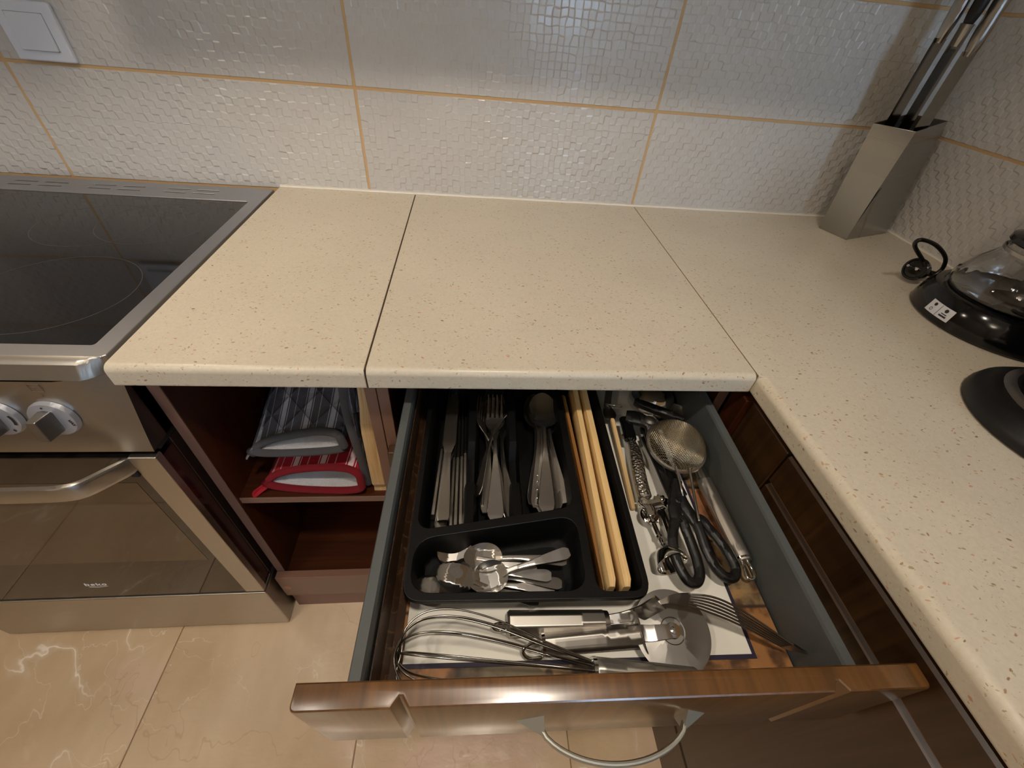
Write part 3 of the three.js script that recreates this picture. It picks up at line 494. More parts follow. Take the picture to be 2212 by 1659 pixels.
// ---------- knife block with knives ----------
{
  const t = thing('knife_block', 'slanted brushed steel knife block in the corner of the worktop', 'knife block', [0, 0, 0]);
  const B = [[1.216, 0.076], [1.2405, 0.138], [1.378, 0.088], [1.353, 0.026]], T = [[1.199, 0.081], [1.2425, 0.1385], [1.365, 0.069], [1.325, 0.012]], yb = WT + 0.0005, yt = [WT + 0.2105, WT + 0.2105, WT + 0.222, WT + 0.222];
  const wall = (grow) => { // four sides; the front foot corner is folded out
    const pts = (k, v) => { const c = [0, 1, 2, 3].reduce((s, i) => [s[0] + mix(B[i][0], T[i][0], v) / 4, s[1] + mix(B[i][1], T[i][1], v) / 4], [0, 0]); const x = mix(B[k][0], T[k][0], v), z = mix(B[k][1], T[k][1], v), d = V(x - c[0], 0, z - c[1]); const L = d.length(); d.multiplyScalar((L - grow) / L); return [c[0] + d.x, mix(yb, yt[k], v), c[1] + d.z]; };
    return surf((u, v) => { const k = Math.min(3, Math.floor(u * 4)), f = u * 4 - k, a = pts(k, v), b = pts((k + 1) % 4, v); return [mix(a[0], b[0], f), mix(a[1], b[1], f), mix(a[2], b[2], f), mix(0, 0.1, f), v * 0.2]; }, 4, 6, 0.3);
  };
  const rimPts = T.map((p, i) => [p[0], yt[i], p[1]]);
  part('sleeve', [wall(0), wall(0.0022)], blockSteel, t);
  part('rim', sweep([...rimPts, rimPts[0]].map(([x, y, z]) => [x * 0.9985 + 1.283 * 0.0015, y, z]), 0.0022, 0.0012, { n: 6 }), blockSteel, t);
  part('base_plate', slab(polyShape(B), yb, yb + 0.003), blockSteel, t);
  // folded foot: the left face runs on below as a free wedge
  const fold = new THREE.BufferGeometry(); const q = [[1.2405, yb, 0.138], [1.2445, WT + 0.108, 0.1385], [1.262, yb, 0.1215], [1.284, yb, 0.1235]];
  fold.setAttribute('position', new THREE.Float32BufferAttribute([0, 2, 1, 2, 3, 1, 0, 1, 2].flatMap((i) => q[i]), 3)); fold.computeVertexNormals();
  part('foot_fold', [uvBox(fold), sweep([[1.2402, yb, 0.1385], [1.2446, WT + 0.108, 0.139]], 0.0016, 0.0016, { n: 6 }), sweep([[1.264, yb, 0.1215], [1.2466, WT + 0.11, 0.138]], 0.0016, 0.0016, { n: 6, up: [1, 0, 0] })], blockSteel, t);
  const knife = (name, label, A, C, w, hand, Lb, Lh, steelHandle) => {
    // A: the blade's near edge at the block's mouth, C: point far up along the knife, w: vector across the blade
    const k = thing(name, label, 'knife', [0, 0, 0]);
    const a = V(A), d = V(C).sub(a).normalize(), W = V(w), e = W.clone().normalize(), N = d.clone().cross(e).normalize();
    const at = (s, f, n = 0) => a.clone().addScaledVector(d, s).addScaledVector(W, f).addScaledVector(N, n).toArray();
    const sh = (s0, s1, th) => { const g = new THREE.BufferGeometry(), P = [at(s0, 0.08, 0), at(s0, 1, th), at(s0, 1, -th), at(s1, 0, 0), at(s1, 1, th), at(s1, 1, -th)]; g.setAttribute('position', new THREE.Float32BufferAttribute([0, 3, 1, 1, 3, 4, 0, 2, 3, 2, 5, 3, 1, 4, 2, 2, 4, 5, 0, 1, 2, 3, 5, 4].flatMap((i) => P[i]), 3)); g.computeVertexNormals(); return uvBox(g); };
    part('blade', sh(-0.14, Lb, 0.0009), M(0x9a968e, 0.13, 1), k);
    const H0 = at(Lb - 0.006, hand), H1 = at(Lb + Lh, hand - 0.05);
    part('handle', sweep([H0, at(Lb + 0.03, hand), at(Lb + 0.07, hand - 0.03), H1], (q) => 0.017 * smooth(-0.22, 0.2, q), (q) => 0.021 * smooth(-0.3, 0.25, q) , { n: 16, e: 2.4, seg: 14, up: [0.3, 0, 1] }), steelHandle ? satin : blackMatt, k);
    if (!steelHandle) part('bolster', sweep([at(Lb - 0.03, hand), at(Lb + 0.0, hand)], (q) => 0.006 + 0.01 * q, (q) => 0.012 + 0.007 * q, { n: 12, e: 3, up: [0.3, 0, 1] }), satin, k);
  };
  const dir = [-0.012, 0.2, 0.012];
  const go = (p) => [p[0] + dir[0] * 1.0, p[1] + dir[1], p[2] + dir[2]];
  const p1 = [1.2145, WT + 0.208, 0.09], p2 = [1.2265, WT + 0.2095, 0.112], p3 = [1.246, WT + 0.2115, 0.1265];
  knife('kitchen_knife', 'steel-handled kitchen knife in the block, the one nearest the back wall', p1, go(p1), [0.034, 0, -0.013], 0.5, 0.135, 0.13, true);
  knife('kitchen_knife', 'black-handled kitchen knife standing between two steel-handled ones in the block', p2, go(p2), [0.04, 0, -0.017], 0.5, 0.155, 0.12, false);
  knife('kitchen_knife', 'steel-handled wide-bladed kitchen knife at the front of the block', p3, go(p3), [0.05, 0, -0.024], 0.45, 0.118, 0.14, true);
}

// ---------- coffee maker ----------
{
  const c = [1.2805, WT, 0.458], t = thing('coffee_maker', 'black drip coffee maker with a glass jug beside the coiled cord', 'coffee maker', c);
  part('base', lathe([[0, 0], [0.112, 0], [0.1165, 0.004], [0.1165, 0.01], [0.111, 0.034], [0.1045, 0.044], [0.098, 0.0465], [0.094, 0.046], [0.092, 0.044], [0, 0.044]]), blackGloss, t);
  part('hotplate', lathe([[0, 0.0442], [0.085, 0.0442], [0.087, 0.0455], [0.087, 0.044], [0, 0.044]]), M(0x18181a, 0.35, 0.6), t);
  part('column', bx(0.05, 0.114, 0.03, 0.26, -0.05, 0.05, 0.012, 4), blackGloss, t);
  part('filter_housing', lathe([[0, 0.172], [0.062, 0.172], [0.07, 0.178], [0.082, 0.25], [0.08, 0.262], [0, 0.262]], [0.022, 0, 0.005]), blackGloss, t);
  const j = new THREE.Group(); j.name = 'jug'; j.position.set(-0.008, 0.0462, 0.002); t.add(j);
  const outer = [[0.03, 0.0005], [0.078, 0.0005], [0.0865, 0.006], [0.0885, 0.014], [0.086, 0.026], [0.076, 0.045], [0.064, 0.06], [0.0575, 0.068], [0.0565, 0.073], [0.0575, 0.082]];
  part('glass_jug', lathe([...outer, ...outer.slice().reverse().map(([r, y]) => [Math.max(0, r - 0.0018), y + (y < 0.003 ? 0.0018 : 0)])], [0, 0, 0], 64), M(0xffffff, 0.02, 0, { transmission: 1, thickness: 0.002, ior: 1.48, attenuationColor: 0xcfc6b4, attenuationDistance: 0.05 }), j);
  part('collar', lathe([[0.0582, 0.069], [0.0595, 0.069], [0.0595, 0.074], [0.0582, 0.074]]), satin, j);
  part('lid', lathe([[0, 0.101], [0.02, 0.102], [0.024, 0.098], [0.046, 0.097], [0.06, 0.09], [0.0605, 0.083], [0.058, 0.081], [0, 0.081]]), blackGloss, j);
  const a = 1.45; part('jug_handle', sweep([[0.058 * Math.cos(a), 0.075, 0.058 * Math.sin(a)], [0.088 * Math.cos(a), 0.082, 0.088 * Math.sin(a)], [0.103 * Math.cos(a), 0.065, 0.103 * Math.sin(a)], [0.1 * Math.cos(a), 0.03, 0.1 * Math.sin(a)], [0.09 * Math.cos(a), 0.012, 0.09 * Math.sin(a)]], 0.022, 0.009, { seg: 24, n: 14, e: 4 }), blackGloss, j);
  // rating sticker on the base
  const st = surf((u, v) => { const an = mix(3.34, 2.96, u) , y = mix(0.0125, 0.031, v), r = 0.1165 - (y - 0.01) * 0.229 + 0.0004; return [r * Math.cos(an), y, r * Math.sin(an)]; }, 14, 2);
  const stick = part('sticker', st, M(0xcfd0d4, 0.4), t, 'small white label with two printed cells');
  const onSide = (an, y, g) => { const r = 0.1165 - (y - 0.01) * 0.229 + 0.0006; g.rotateX(-0.23); g.rotateY(Math.PI / 2 - an); g.translate(r * Math.cos(an), y, r * Math.sin(an)); return g; };
  part('sticker_print', [onSide(3.155, 0.0218, new THREE.BoxGeometry(0.0006, 0.0175, 0.0002)), onSide(3.25, 0.0262, new THREE.CircleGeometry(0.0028, 8)), onSide(3.26, 0.0178, new THREE.RingGeometry(0.0018, 0.0026, 14)), onSide(3.06, 0.026, new THREE.CircleGeometry(0.0032, 6)), onSide(3.06, 0.0172, new THREE.BoxGeometry(0.012, 0.0024, 0.0002)), onSide(3.06, 0.0205, new THREE.BoxGeometry(0.009, 0.0012, 0.0002))], inkMat, stick);
  const cord = thing('power_cord', 'black power cord standing in a loop with its round plug beside the coffee maker', 'power cord', [0, 0, 0]);
  part('cable', tube([[1.372, WT + 0.004, 0.3], [1.33, WT + 0.004, 0.318], [1.296, WT + 0.004, 0.333], [1.278, WT + 0.012, 0.33], [1.2345, 0.835, 0.321], [1.1817, 0.866, 0.3358], [1.1745, 0.88, 0.3455], [1.2273, 0.866, 0.3313], [1.2786, 0.84, 0.3198], [1.2955, 0.817, 0.3169], [1.2883, 0.8, 0.3216], [1.318, WT + 0.004, 0.345], [1.355, WT + 0.004, 0.352], [1.374, WT + 0.004, 0.36]], 0.0034, 120, 8), blackMatt, cord);
  const pp = [1.2475, 0.812, 0.3167]; const pg = lathe([[0, 0], [0.012, 0], [0.0185, 0.004], [0.02, 0.012], [0.02, 0.02], [0.0165, 0.022], [0.0155, 0.0205], [0, 0.0205]], [0, 0, 0], 28); pg.rotateZ(1.25); pg.rotateY(0.35);
  const pm = part('plug', pg, blackGloss, cord); pm.position.set(pp[0] + 0.004, WT + 0.0205, pp[2]);
  part('strain_relief', rod([1.2695, 0.806, 0.3127], [1.3138, 0.802, 0.3198], 0.0062, 0.0045), blackMatt, cord);
  for (const s of [-1, 1]) { const g = rod([0, 0.02, s * 0.0075], [0, 0.038, s * 0.0075], 0.0022); g.rotateZ(1.25); g.rotateY(0.35); part('pin', g, chrome, pm); }
}

// ---------- rounded black appliance at the worktop's front edge ----------
{
  const t = thing('small_appliance', 'black rounded appliance with a silver ring on its base, in front of the coffee maker', 'appliance', [1.15, WT, 0.702]);
  part('base', lathe([[0, 0], [0.11, 0], [0.1155, 0.003], [0.1155, 0.008], [0.111, 0.017], [0.1, 0.026], [0.09, 0.0305], [0.087, 0.0305], [0, 0.0305]]), blackMatt, t);
  part('ring', lathe([[0.089, 0.0295], [0.0905, 0.0315], [0.087, 0.0345], [0.08, 0.036], [0.08, 0.0295]]), satin, t);
  part('body', lathe([[0, 0.034], [0.079, 0.034], [0.0795, 0.04], [0.078, 0.06], [0.07, 0.15], [0.062, 0.2], [0.03, 0.215], [0, 0.216]], [0.012, 0, 0]), M(0x6b655e, 0.25, 1), t);
  part('handle', sweep([[0.055, 0.19, 0.03], [0.1, 0.215, 0.075], [0.125, 0.18, 0.095], [0.12, 0.1, 0.09], [0.08, 0.06, 0.055]], 0.024, 0.014, { seg: 30, n: 14 }), blackGloss, t);
}

// ---------- things on the shelf of the open cabinet ----------
// a quilted oven mitt lying flat: cuff at the front, hand end at the back; section widths along its length
function mitt(name, label, mats, { w, open, len, rise, sag, loop }, pos, rot) {
  const t = thing(name, label, 'oven mitt', pos, undefined); t.rotation.set(...rot);
  const W = (s) => w * (1 - 0.06 * s) * (s < 0.75 ? 1 : Math.sqrt(Math.max(0.02, 1 - ((s - 0.75) / 0.25) ** 2)));
  const Hh = (s) => mix(open, 0.042, smooth(0, 0.5, s)) * (s < 0.8 ? 1 : Math.sqrt(Math.max(0.03, 1 - ((s - 0.8) / 0.2) ** 2)));
  const skin = (grow, s0) => surf((u, v) => {
    const s = mix(s0, 1, v), a = u * Math.PI * 2, ca = Math.cos(a), sa = Math.sin(a), x = Math.sign(ca) * Math.abs(ca) ** 0.75 * (W(s) / 2 - grow), y0 = Math.sign(sa) * Math.abs(sa) ** 0.8 * (Hh(s) / 2 - grow);
    const top = sa > 0 ? 1 : 0, y = y0 + Hh(s) / 2 + rise * s + sag * top * (x / w) * (1 - s), z = -len * s + (sa > 0 ? -0.014 * (1 - s) * sa : 0);
    return [x, y, z, x + (top ? 0 : 0.013), z];
  }, 64, 28, 1.2);
  part('outer_fabric', skin(0, 0), mats[0], t);
  part('lining', skin(0.004, 0.01), terry, t);
  const ring = Array.from({ length: 48 }, (_, i) => { const a = i / 48 * Math.PI * 2, ca = Math.cos(a), sa = Math.sin(a), x = Math.sign(ca) * Math.abs(ca) ** 0.75 * w / 2; return [x, Math.sign(sa) * Math.abs(sa) ** 0.8 * open / 2 + open / 2 + sag * (sa > 0 ? 1 : 0) * (x / w) + 0.001, sa > 0 ? -0.014 * sa : 0.002]; });
  part('piping', tube(ring, 0.0066, 140, 10, true), mats[1], t);
  const L = -w / 2, k = loop; part('hanging_loop', sweep([[L + 0.004, 0.016, 0], [L - 0.012 * k, 0.006, 0.006 * k], [L - 0.021 * k, 0.001, 0.012 * k], [L - 0.018 * k, 0.002, 0.02 * k], [L - 0.006 * k, 0.008, 0.012 * k], [L + 0.006, 0.014, 0.004]], 0.006 * k, 0.003, { seg: 30, n: 8, up: [0.2, 0.4, 1] }), mats[1], t);
  return t;
}
mitt('oven_mitt', 'red and white striped oven mitt with white lining, lying underneath the grey one', [redClothMat, redBind], { w: 0.168, open: 0.046, len: 0.3, rise: 0.03, sag: 0.034, loop: 1 }, [0.147, 0.463, 0.549], [0.06, -0.08, 0.03]);
mitt('oven_mitt', 'grey quilted oven mitt with white stripes, lying on top of the red mitt', [greyClothMat, greyBind], { w: 0.158, open: 0.03, len: 0.3, rise: 0.045, sag: 0.03, loop: 0.5 }, [0.14, 0.556, 0.538], [0.13, -0.05, 0.16]);
{
  const t = thing('pot_holder', 'grey pot holder with thick piped rim standing against the wooden cutting board', 'pot holder', [0, 0, 0]);
  const edge = [[0.235, 0.725, 0.52], [0.2315, 0.69, 0.535], [0.231, 0.655, 0.542], [0.234, 0.61, 0.548], [0.236, 0.55, 0.548], [0.236, 0.5, 0.545], [0.236, 0.467, 0.53]];
  part('piping', tube([...edge, [0.237, 0.466, 0.4], [0.237, 0.466, 0.38], [0.237, 0.6, 0.36], [0.236, 0.725, 0.38]], 0.0065, 120, 10, true), greyBind, t);
  part('pad', (() => { const s = new THREE.Shape(); [[0.52, 0.725], [0.535, 0.69], [0.542, 0.655], [0.548, 0.61], [0.548, 0.55], [0.545, 0.5], [0.53, 0.467], [0.38, 0.467], [0.36, 0.6], [0.38, 0.725]].forEach(([z, y], i) => (i ? s.lineTo(z, y) : s.moveTo(z, y))); const g = new THREE.ExtrudeGeometry(s, { depth: 0.004, bevelEnabled: true, bevelThickness: 0.002, bevelSize: 0.002, bevelSegments: 2 }); g.rotateY(-Math.PI / 2); g.translate(0.2385, 0, 0); return uvBox(g); })(), greyClothMat, t);
}
{
  const t = thing('cutting_board', 'pale wooden cutting board standing on edge on the cabinet shelf', 'cutting board', [0, 0, 0]);
  const prof = [[0.552, 0.463], [0.549, 0.475], [0.555, 0.49], [0.554, 0.53], [0.552, 0.58], [0.55, 0.62], [0.546, 0.64], [0.536, 0.66], [0.528, 0.69], [0.52, 0.735], [0.24, 0.735], [0.24, 0.463]];
  const s = new THREE.Shape(); prof.forEach(([z, y], i) => (i ? s.lineTo(z, y) : s.moveTo(z, y)));
  const g = new THREE.ExtrudeGeometry(s, { depth: 0.0185, bevelEnabled: true, bevelThickness: 0.0022, bevelSize: 0.0022, bevelOffset: -0.0022, bevelSegments: 3 });
  g.rotateY(-Math.PI / 2); g.translate(0.2655, 0, 0); g.translate(0, -0.463, 0); g.rotateZ(-0.015); g.translate(0, 0.4608, 0);
  part('board', uvBox(g), boardMat, t);
}

// ---------- drawer linings ----------
const local = (p) => { const a = yaw(p, -DY, DC); return [a[0] - DC[0], a[1], a[2] - DC[2]]; };
function inDrawerThing(name, label, category, group) { const t = thing(name, label, category, [DC[0], 0, DC[2]], group); t.rotation.y = DY; return t; }
const FL = 0.6524; // top of the drawer bottom
{
  const t = inDrawerThing('drawer_mat', 'rust and olive stone-patterned mat lining the drawer bottom', 'drawer mat');
  part('mat', bx(-0.196, 0.2055, FL, FL + 0.0009, -0.455, -0.004, 0.0003, 1), slateMat, t);
  const f = inDrawerThing('liner_sheet', 'dark brown flower-patterned liner sheet curling up along the shaded side of the drawer', 'liner');
  const s = new THREE.Shape(); [[-0.1905, FL + 0.0012], [-0.199, FL + 0.004], [-0.2045, FL + 0.014], [-0.2062, FL + 0.05], [-0.2052, FL + 0.05], [-0.2034, FL + 0.0145], [-0.198, FL + 0.0052], [-0.19, FL + 0.0022]].forEach(([x, y], i) => (i ? s.lineTo(x, y) : s.moveTo(x, y)));
  const g = new THREE.ExtrudeGeometry(s, { depth: 0.44, bevelEnabled: false }); g.translate(0, 0, -0.446);
  part('sheet', uvBox(g), floralMat, f);
  const p = inDrawerThing('paper_sheet', 'white sheet with a dark purple border lying on the patterned mat under the utensils', 'paper sheet');
  part('sheet', bx(-0.187, 0.1665, FL + 0.0012, FL + 0.0019, -0.44, -0.031, 0.0002, 1), paperMat, p);
  part('border', [bx(-0.187, 0.1705, FL + 0.0011, FL + 0.0018, -0.031, -0.0268, 0.0002, 1), bx(0.1665, 0.1705, FL + 0.0011, FL + 0.0018, -0.44, -0.031, 0.0002, 1)], borderMat, p);
}
const PY = FL + 0.002; // top of the sheet

// ---------- cutlery tray ----------
function roundedPoly(pts, r, n = 6) {
  const out = [], m = pts.length;
  for (let i = 0; i < m; i++) {
    const p = pts[i], a = pts[(i + m - 1) % m], b = pts[(i + 1) % m], da = Math.hypot(a[0] - p[0], a[1] - p[1]), db = Math.hypot(b[0] - p[0], b[1] - p[1]);
    const A = [p[0] + (a[0] - p[0]) * r / da, p[1] + (a[1] - p[1]) * r / da], B = [p[0] + (b[0] - p[0]) * r / db, p[1] + (b[1] - p[1]) * r / db];
    for (let k = 0; k <= n; k++) { const q = k / n; out.push([(1 - q) ** 2 * A[0] + 2 * q * (1 - q) * p[0] + q * q * B[0], (1 - q) ** 2 * A[1] + 2 * q * (1 - q) * p[1] + q * q * B[1]]); }
  }
  return out;
}
{
  const t = inDrawerThing('cutlery_tray', 'black plastic cutlery tray with compartments in the open drawer', 'cutlery tray');
  const RIM = 0.7, BOT = PY + 0.0015;
  const outer = roundedPoly([[-0.19, -0.41], [0.059, -0.41], [0.059, -0.071], [-0.19, -0.071]], 0.02);
  const cols = roundedPoly([[-0.1835, -0.404], [-0.006, -0.404], [-0.006, -0.173], [-0.1835, -0.144]], 0.018), front = roundedPoly([[-0.1835, -0.1335], [-0.006, -0.1615], [-0.006, -0.079], [-0.1835, -0.079]], 0.022), long = roundedPoly([[0.0035, -0.404], [0.0525, -0.404], [0.0525, -0.078], [0.0035, -0.078]], 0.013);
  const toPath = (pts) => new THREE.Path(pts.map(([x, z]) => new THREE.Vector2(x, z)));
  const rim = new THREE.Shape(outer.map(([x, z]) => new THREE.Vector2(x, z))); for (const h of [cols, front, long]) rim.holes.push(toPath(h));
  const geos = [slab(rim, RIM - 0.0024, RIM, 0.0007)];
  const shrink = (pts, d) => { const c = pts.reduce((a, p) => [a[0] + p[0] / pts.length, a[1] + p[1] / pts.length], [0, 0]), ex = Math.max(...pts.map((p) => Math.abs(p[0] - c[0]))), ez = Math.max(...pts.map((p) => Math.abs(p[1] - c[1]))); return pts.map((p) => [c[0] + (p[0] - c[0]) * (1 - d / ex), c[1] + (p[1] - c[1]) * (1 - d / ez)]); };
  const loft = (rings) => surf((u, v) => { const m = rings[0].p.length, i = Math.round(u * m) % m, j = Math.round(v * (rings.length - 1)), r = rings[j]; return [r.p[i][0], r.y, r.p[i][1]]; }, rings[0].p.length, rings.length - 1, 0.9);
  for (const h of [cols, front, long]) {
    geos.push(face(loft([{ p: h, y: RIM - 0.0005 }, { p: shrink(h, 0.002), y: RIM - 0.012 }, { p: shrink(h, 0.005), y: BOT + 0.009 }, { p: shrink(h, 0.008), y: BOT + 0.003 }, { p: shrink(h, 0.014), y: BOT + 0.0012 }]), -1));
    geos.push(slab(new THREE.Shape(shrink(h, 0.0135).map(([x, z]) => new THREE.Vector2(x, z))), BOT, BOT + 0.0013));
  }
  geos.push(face(loft([{ p: outer, y: RIM - 0.001 }, { p: shrink(outer, -0.0006), y: RIM - 0.0045 }, { p: shrink(outer, 0.0006), y: RIM - 0.007 }, { p: shrink(outer, 0.0045), y: RIM - 0.0078 }, { p: shrink(outer, 0.0165), y: BOT }])));
  part('tray_body', geos, blackPlastic, t);
  const divider = (x, zf, w) => {
    const prof = [[-0.402, 0.697], [-0.345, 0.697], [-0.276, 0.691], [-0.262, 0.668], [-0.225, 0.667], [-0.212, 0.69], [zf, 0.697]];
    part('divider', face(surf((u, v) => { const k = Math.min(prof.length - 2, Math.floor(v * (prof.length - 1))), f = v * (prof.length - 1) - k, z = mix(prof[k][0], prof[k + 1][0], f), y = mix(prof[k][1], prof[k + 1][1], f), half = [w + 0.007, w + 0.0012, w, w, w + 0.0012, w + 0.007][Math.round(u * 5)], yy = [BOT, y - 0.004, y - 0.0004, y - 0.0004, y - 0.004, BOT][Math.round(u * 5)]; return [x + (u < 0.5 ? -half : half), yy, z]; }, 5, 36, 0.6)), blackPlastic, t);
  };
  divider(-0.1275, -0.154, 0.0045); divider(-0.0722, -0.163, 0.0045);
}

// ---------- cutlery ----------
// every piece is built with the handle's end at the origin, lying along -z, seen side up
function spoonBowl(L, W, D, zc) {
  const N = 28, K = 10, f = (r, a, off) => { const c = Math.cos(a), s = Math.sin(a); return [W / 2 * r * c * (1 - 0.16 * s), -D * (1 - r * r) ** 0.9 + off, zc - L / 2 * r * s]; };
  return [surf((u, v) => f(v, u * Math.PI * 2, 0), N, K, 1.5), surf((u, v) => f(v, -u * Math.PI * 2, -0.0013 * (1 - v ** 6)), N, K, 1.5)];
}
function makeSpoon(L, bl, bw, bd, hw, mat) {
  const g = new THREE.Group(), nz = -(L - bl), zc = -(L - bl / 2);
  part('bowl', spoonBowl(bl, bw, bd, zc), mat, g);
  part('handle', sweep([[0, 0.0025, 0], [0, 0.004, nz * 0.25], [0, 0.006, nz * 0.6], [0, 0.0045, nz * 0.85], [0, 0.0012, nz], [0, -0.0025, nz - bl * 0.16]], (t) => mix(hw, 0.0052, smooth(0.0, 0.72, t)) * (t < 0.06 ? Math.sqrt(0.35 + 0.65 * t / 0.06) : 1) * (t > 0.9 ? 1 + 5 * (t - 0.9) : 1), (t) => 0.0022 + 0.0014 * smooth(0.3, 0.8, t) * (1 - smooth(0.88, 1, t)), { n: 14, e: 3.4, seg: 26 }), mat, g);
  return g;
}
function makeFork(L, hw, mat) {
  const g = new THREE.Group(), hl = 0.078, nz = -(L - hl);
  part('handle', sweep([[0, 0.0025, 0], [0, 0.004, nz * 0.25], [0, 0.0062, nz * 0.6], [0, 0.0045, nz * 0.88], [0, 0.0012, nz], [0, -0.0016, nz - 0.012]], (t) => mix(hw, 0.0055, smooth(0.0, 0.72, t)) * (t < 0.06 ? Math.sqrt(0.35 + 0.65 * t / 0.06) : 1) * (t > 0.88 ? 1 + 12 * (t - 0.88) : 1), (t) => 0.0022 + 0.0014 * smooth(0.3, 0.8, t) * (1 - smooth(0.88, 1, t)), { n: 14, e: 3.4, seg: 26 }), mat, g);
  const curve = (q) => -0.0016 - 0.009 * Math.sin(q * 2.6) * (1 - q) + 0.006 * q * q;
  const palm = sweep([0, 0.12, 0.25, 0.36, 0.44].map((q) => [0, curve(q), nz - 0.01 - q * (hl - 0.01)]), (t) => mix(0.008, 0.0262, smooth(0, 0.7, t)), 0.0018, { n: 14, e: 4, seg: 12 });
  const tines = [-1.5, -0.5, 0.5, 1.5].map((k) => sweep([0.4, 0.55, 0.7, 0.85, 1].map((q) => [k * 0.0068 * (1 - 0.06 * q), curve(q), nz - 0.01 - q * (hl - 0.01)]), (t) => mix(0.0048, 0.0022, t), (t) => mix(0.0018, 0.0012, t), { n: 8, e: 3, seg: 8 }));
  part('head', [palm, ...tines], mat, g);
  return g;
}
function makeKnife(L, mat) {
  const g = new THREE.Group(), hl = L * 0.46;
  part('handle', sweep([[0, 0, 0], [0, 0, -hl * 0.3], [0, 0, -hl * 0.7], [0, 0, -hl]], (t) => mix(0.0155, 0.0098, smooth(0.05, 0.9, t)) * (t < 0.05 ? 0.8 : 1), (t) => mix(0.0058, 0.0045, t), { n: 14, e: 3, seg: 20 }), mat, g);
  part('blade', sweep([[0, 0, -hl + 0.002], [0.001, 0, -hl - 0.02], [0.0015, 0, -L * 0.75], [0.003, 0, -L * 0.93], [0.0065, 0, -L]], (t) => (t < 0.15 ? mix(0.0085, 0.0165, t / 0.15) : t > 0.85 ? mix(0.0175, 0.004, (t - 0.85) / 0.15) : 0.0175), (t) => mix(0.0026, 0.0012, t), { n: 10, e: 2.2, seg: 20 }), mat, g);
  return g;
}
const spoonA = makeSpoon(0.2, 0.068, 0.0445, 0.0085, 0.0205, cutlery), spoonB = makeSpoon(0.195, 0.066, 0.043, 0.0085, 0.0155, cutleryB), teaA = makeSpoon(0.112, 0.042, 0.0325, 0.0095, 0.0138, cutlery), teaB = makeSpoon(0.112, 0.042, 0.0318, 0.01, 0.0118, cutleryB), forkA = makeFork(0.2, 0.0205, cutlery), forkB = makeFork(0.195, 0.0155, cutleryB), knifeA = makeKnife(0.215, cutleryB);
// lay a copy with the handle's end at p, pointing to q, rolled about its length
function lay(proto, name, label, category, p, q, roll = 0, group) {
  const o = proto.clone(); o.name = numbered(name); scene.add(o); tag(o, label, category, group);
  const P = V(p), Z = P.clone().sub(V(q)).normalize(), X = V(0, 1, 0).cross(Z).normalize(), Y = Z.clone().cross(X);
  o.quaternion.setFromRotationMatrix(new THREE.Matrix4().makeBasis(X, Y, Z)); o.rotateZ(roll); o.position.copy(P);
  return o;
}
const KG = 'table knives in the knife compartment', FG = 'forks in the fork compartment', SG = 'spoons in the spoon compartment', TG = 'teaspoons in the front compartment';
{
  const e = 1.45;
  lay(knifeA, 'table_knife', 'steel table knife on edge, first along the tray wall in the knife compartment', 'knife', [0.3717, 0.668, 0.7239], [0.3783, 0.668, 0.6012], e, KG);
  lay(knifeA, 'table_knife', 'steel table knife on edge, second from the tray wall', 'knife', [0.3766, 0.667, 0.7318], [0.3823, 0.667, 0.6046], e, KG);
  lay(knifeA, 'table_knife', 'steel table knife lying with its flat shiny handle face up on top of the others', 'knife', [0.3851, 0.683, 0.7379], [0.3866, 0.681, 0.6202], 0.12, KG);
  lay(knifeA, 'table_knife', 'steel table knife underneath the flat one, its handle end showing furthest out', 'knife', [0.3818, 0.664, 0.7391], [0.3851, 0.662, 0.613], 0.1, KG);
  lay(knifeA, 'table_knife', 'steel table knife on edge, just beside the flat-lying one', 'knife', [0.3948, 0.668, 0.7381], [0.3952, 0.668, 0.6055], -e, KG);
  lay(knifeA, 'table_knife', 'steel table knife on edge, second beyond the flat-lying one', 'knife', [0.4002, 0.669, 0.7388], [0.3998, 0.669, 0.6063], -e, KG);
  lay(knifeA, 'table_knife', 'steel table knife on edge, third beyond the flat-lying one', 'knife', [0.4061, 0.668, 0.7366], [0.4049, 0.668, 0.6055], -e, KG);
  lay(knifeA, 'table_knife', 'steel table knife on edge, next to the divider before the forks', 'knife', [0.4109, 0.67, 0.7325], [0.4095, 0.67, 0.6071], -e, KG);
}
{
  lay(forkA, 'fork', 'steel fork lying face up on top, with the brightest flat handle', 'fork', [0.4457, 0.684, 0.7404], [0.4519, 0.69, 0.5371], 0, FG);
  lay(forkB, 'fork', 'steel fork crossing the top fork, handle end far out towards the knives', 'fork', [0.4267, 0.683, 0.7065], [0.4663, 0.684, 0.5496], 0.9, FG);
  lay(forkB, 'fork', 'steel fork on its side, tines leaning on the divider by the knives', 'fork', [0.4573, 0.676, 0.7333], [0.4317, 0.684, 0.5575], -1.0, FG);
  lay(forkA, 'fork', 'steel fork at the spoons side, its curved handle on edge', 'fork', [0.4665, 0.674, 0.73], [0.4592, 0.674, 0.5359], 0.7, FG);
  lay(forkB, 'fork', 'steel fork underneath, its narrow patterned handle left of the brightest one', 'fork', [0.4359, 0.668, 0.721], [0.4488, 0.669, 0.5351], 0.1, FG);
  lay(forkB, 'fork', 'steel fork standing on edge along the divider next to the knives', 'fork', [0.4297, 0.67, 0.712], [0.438, 0.668, 0.5421], -1.3, FG);
}
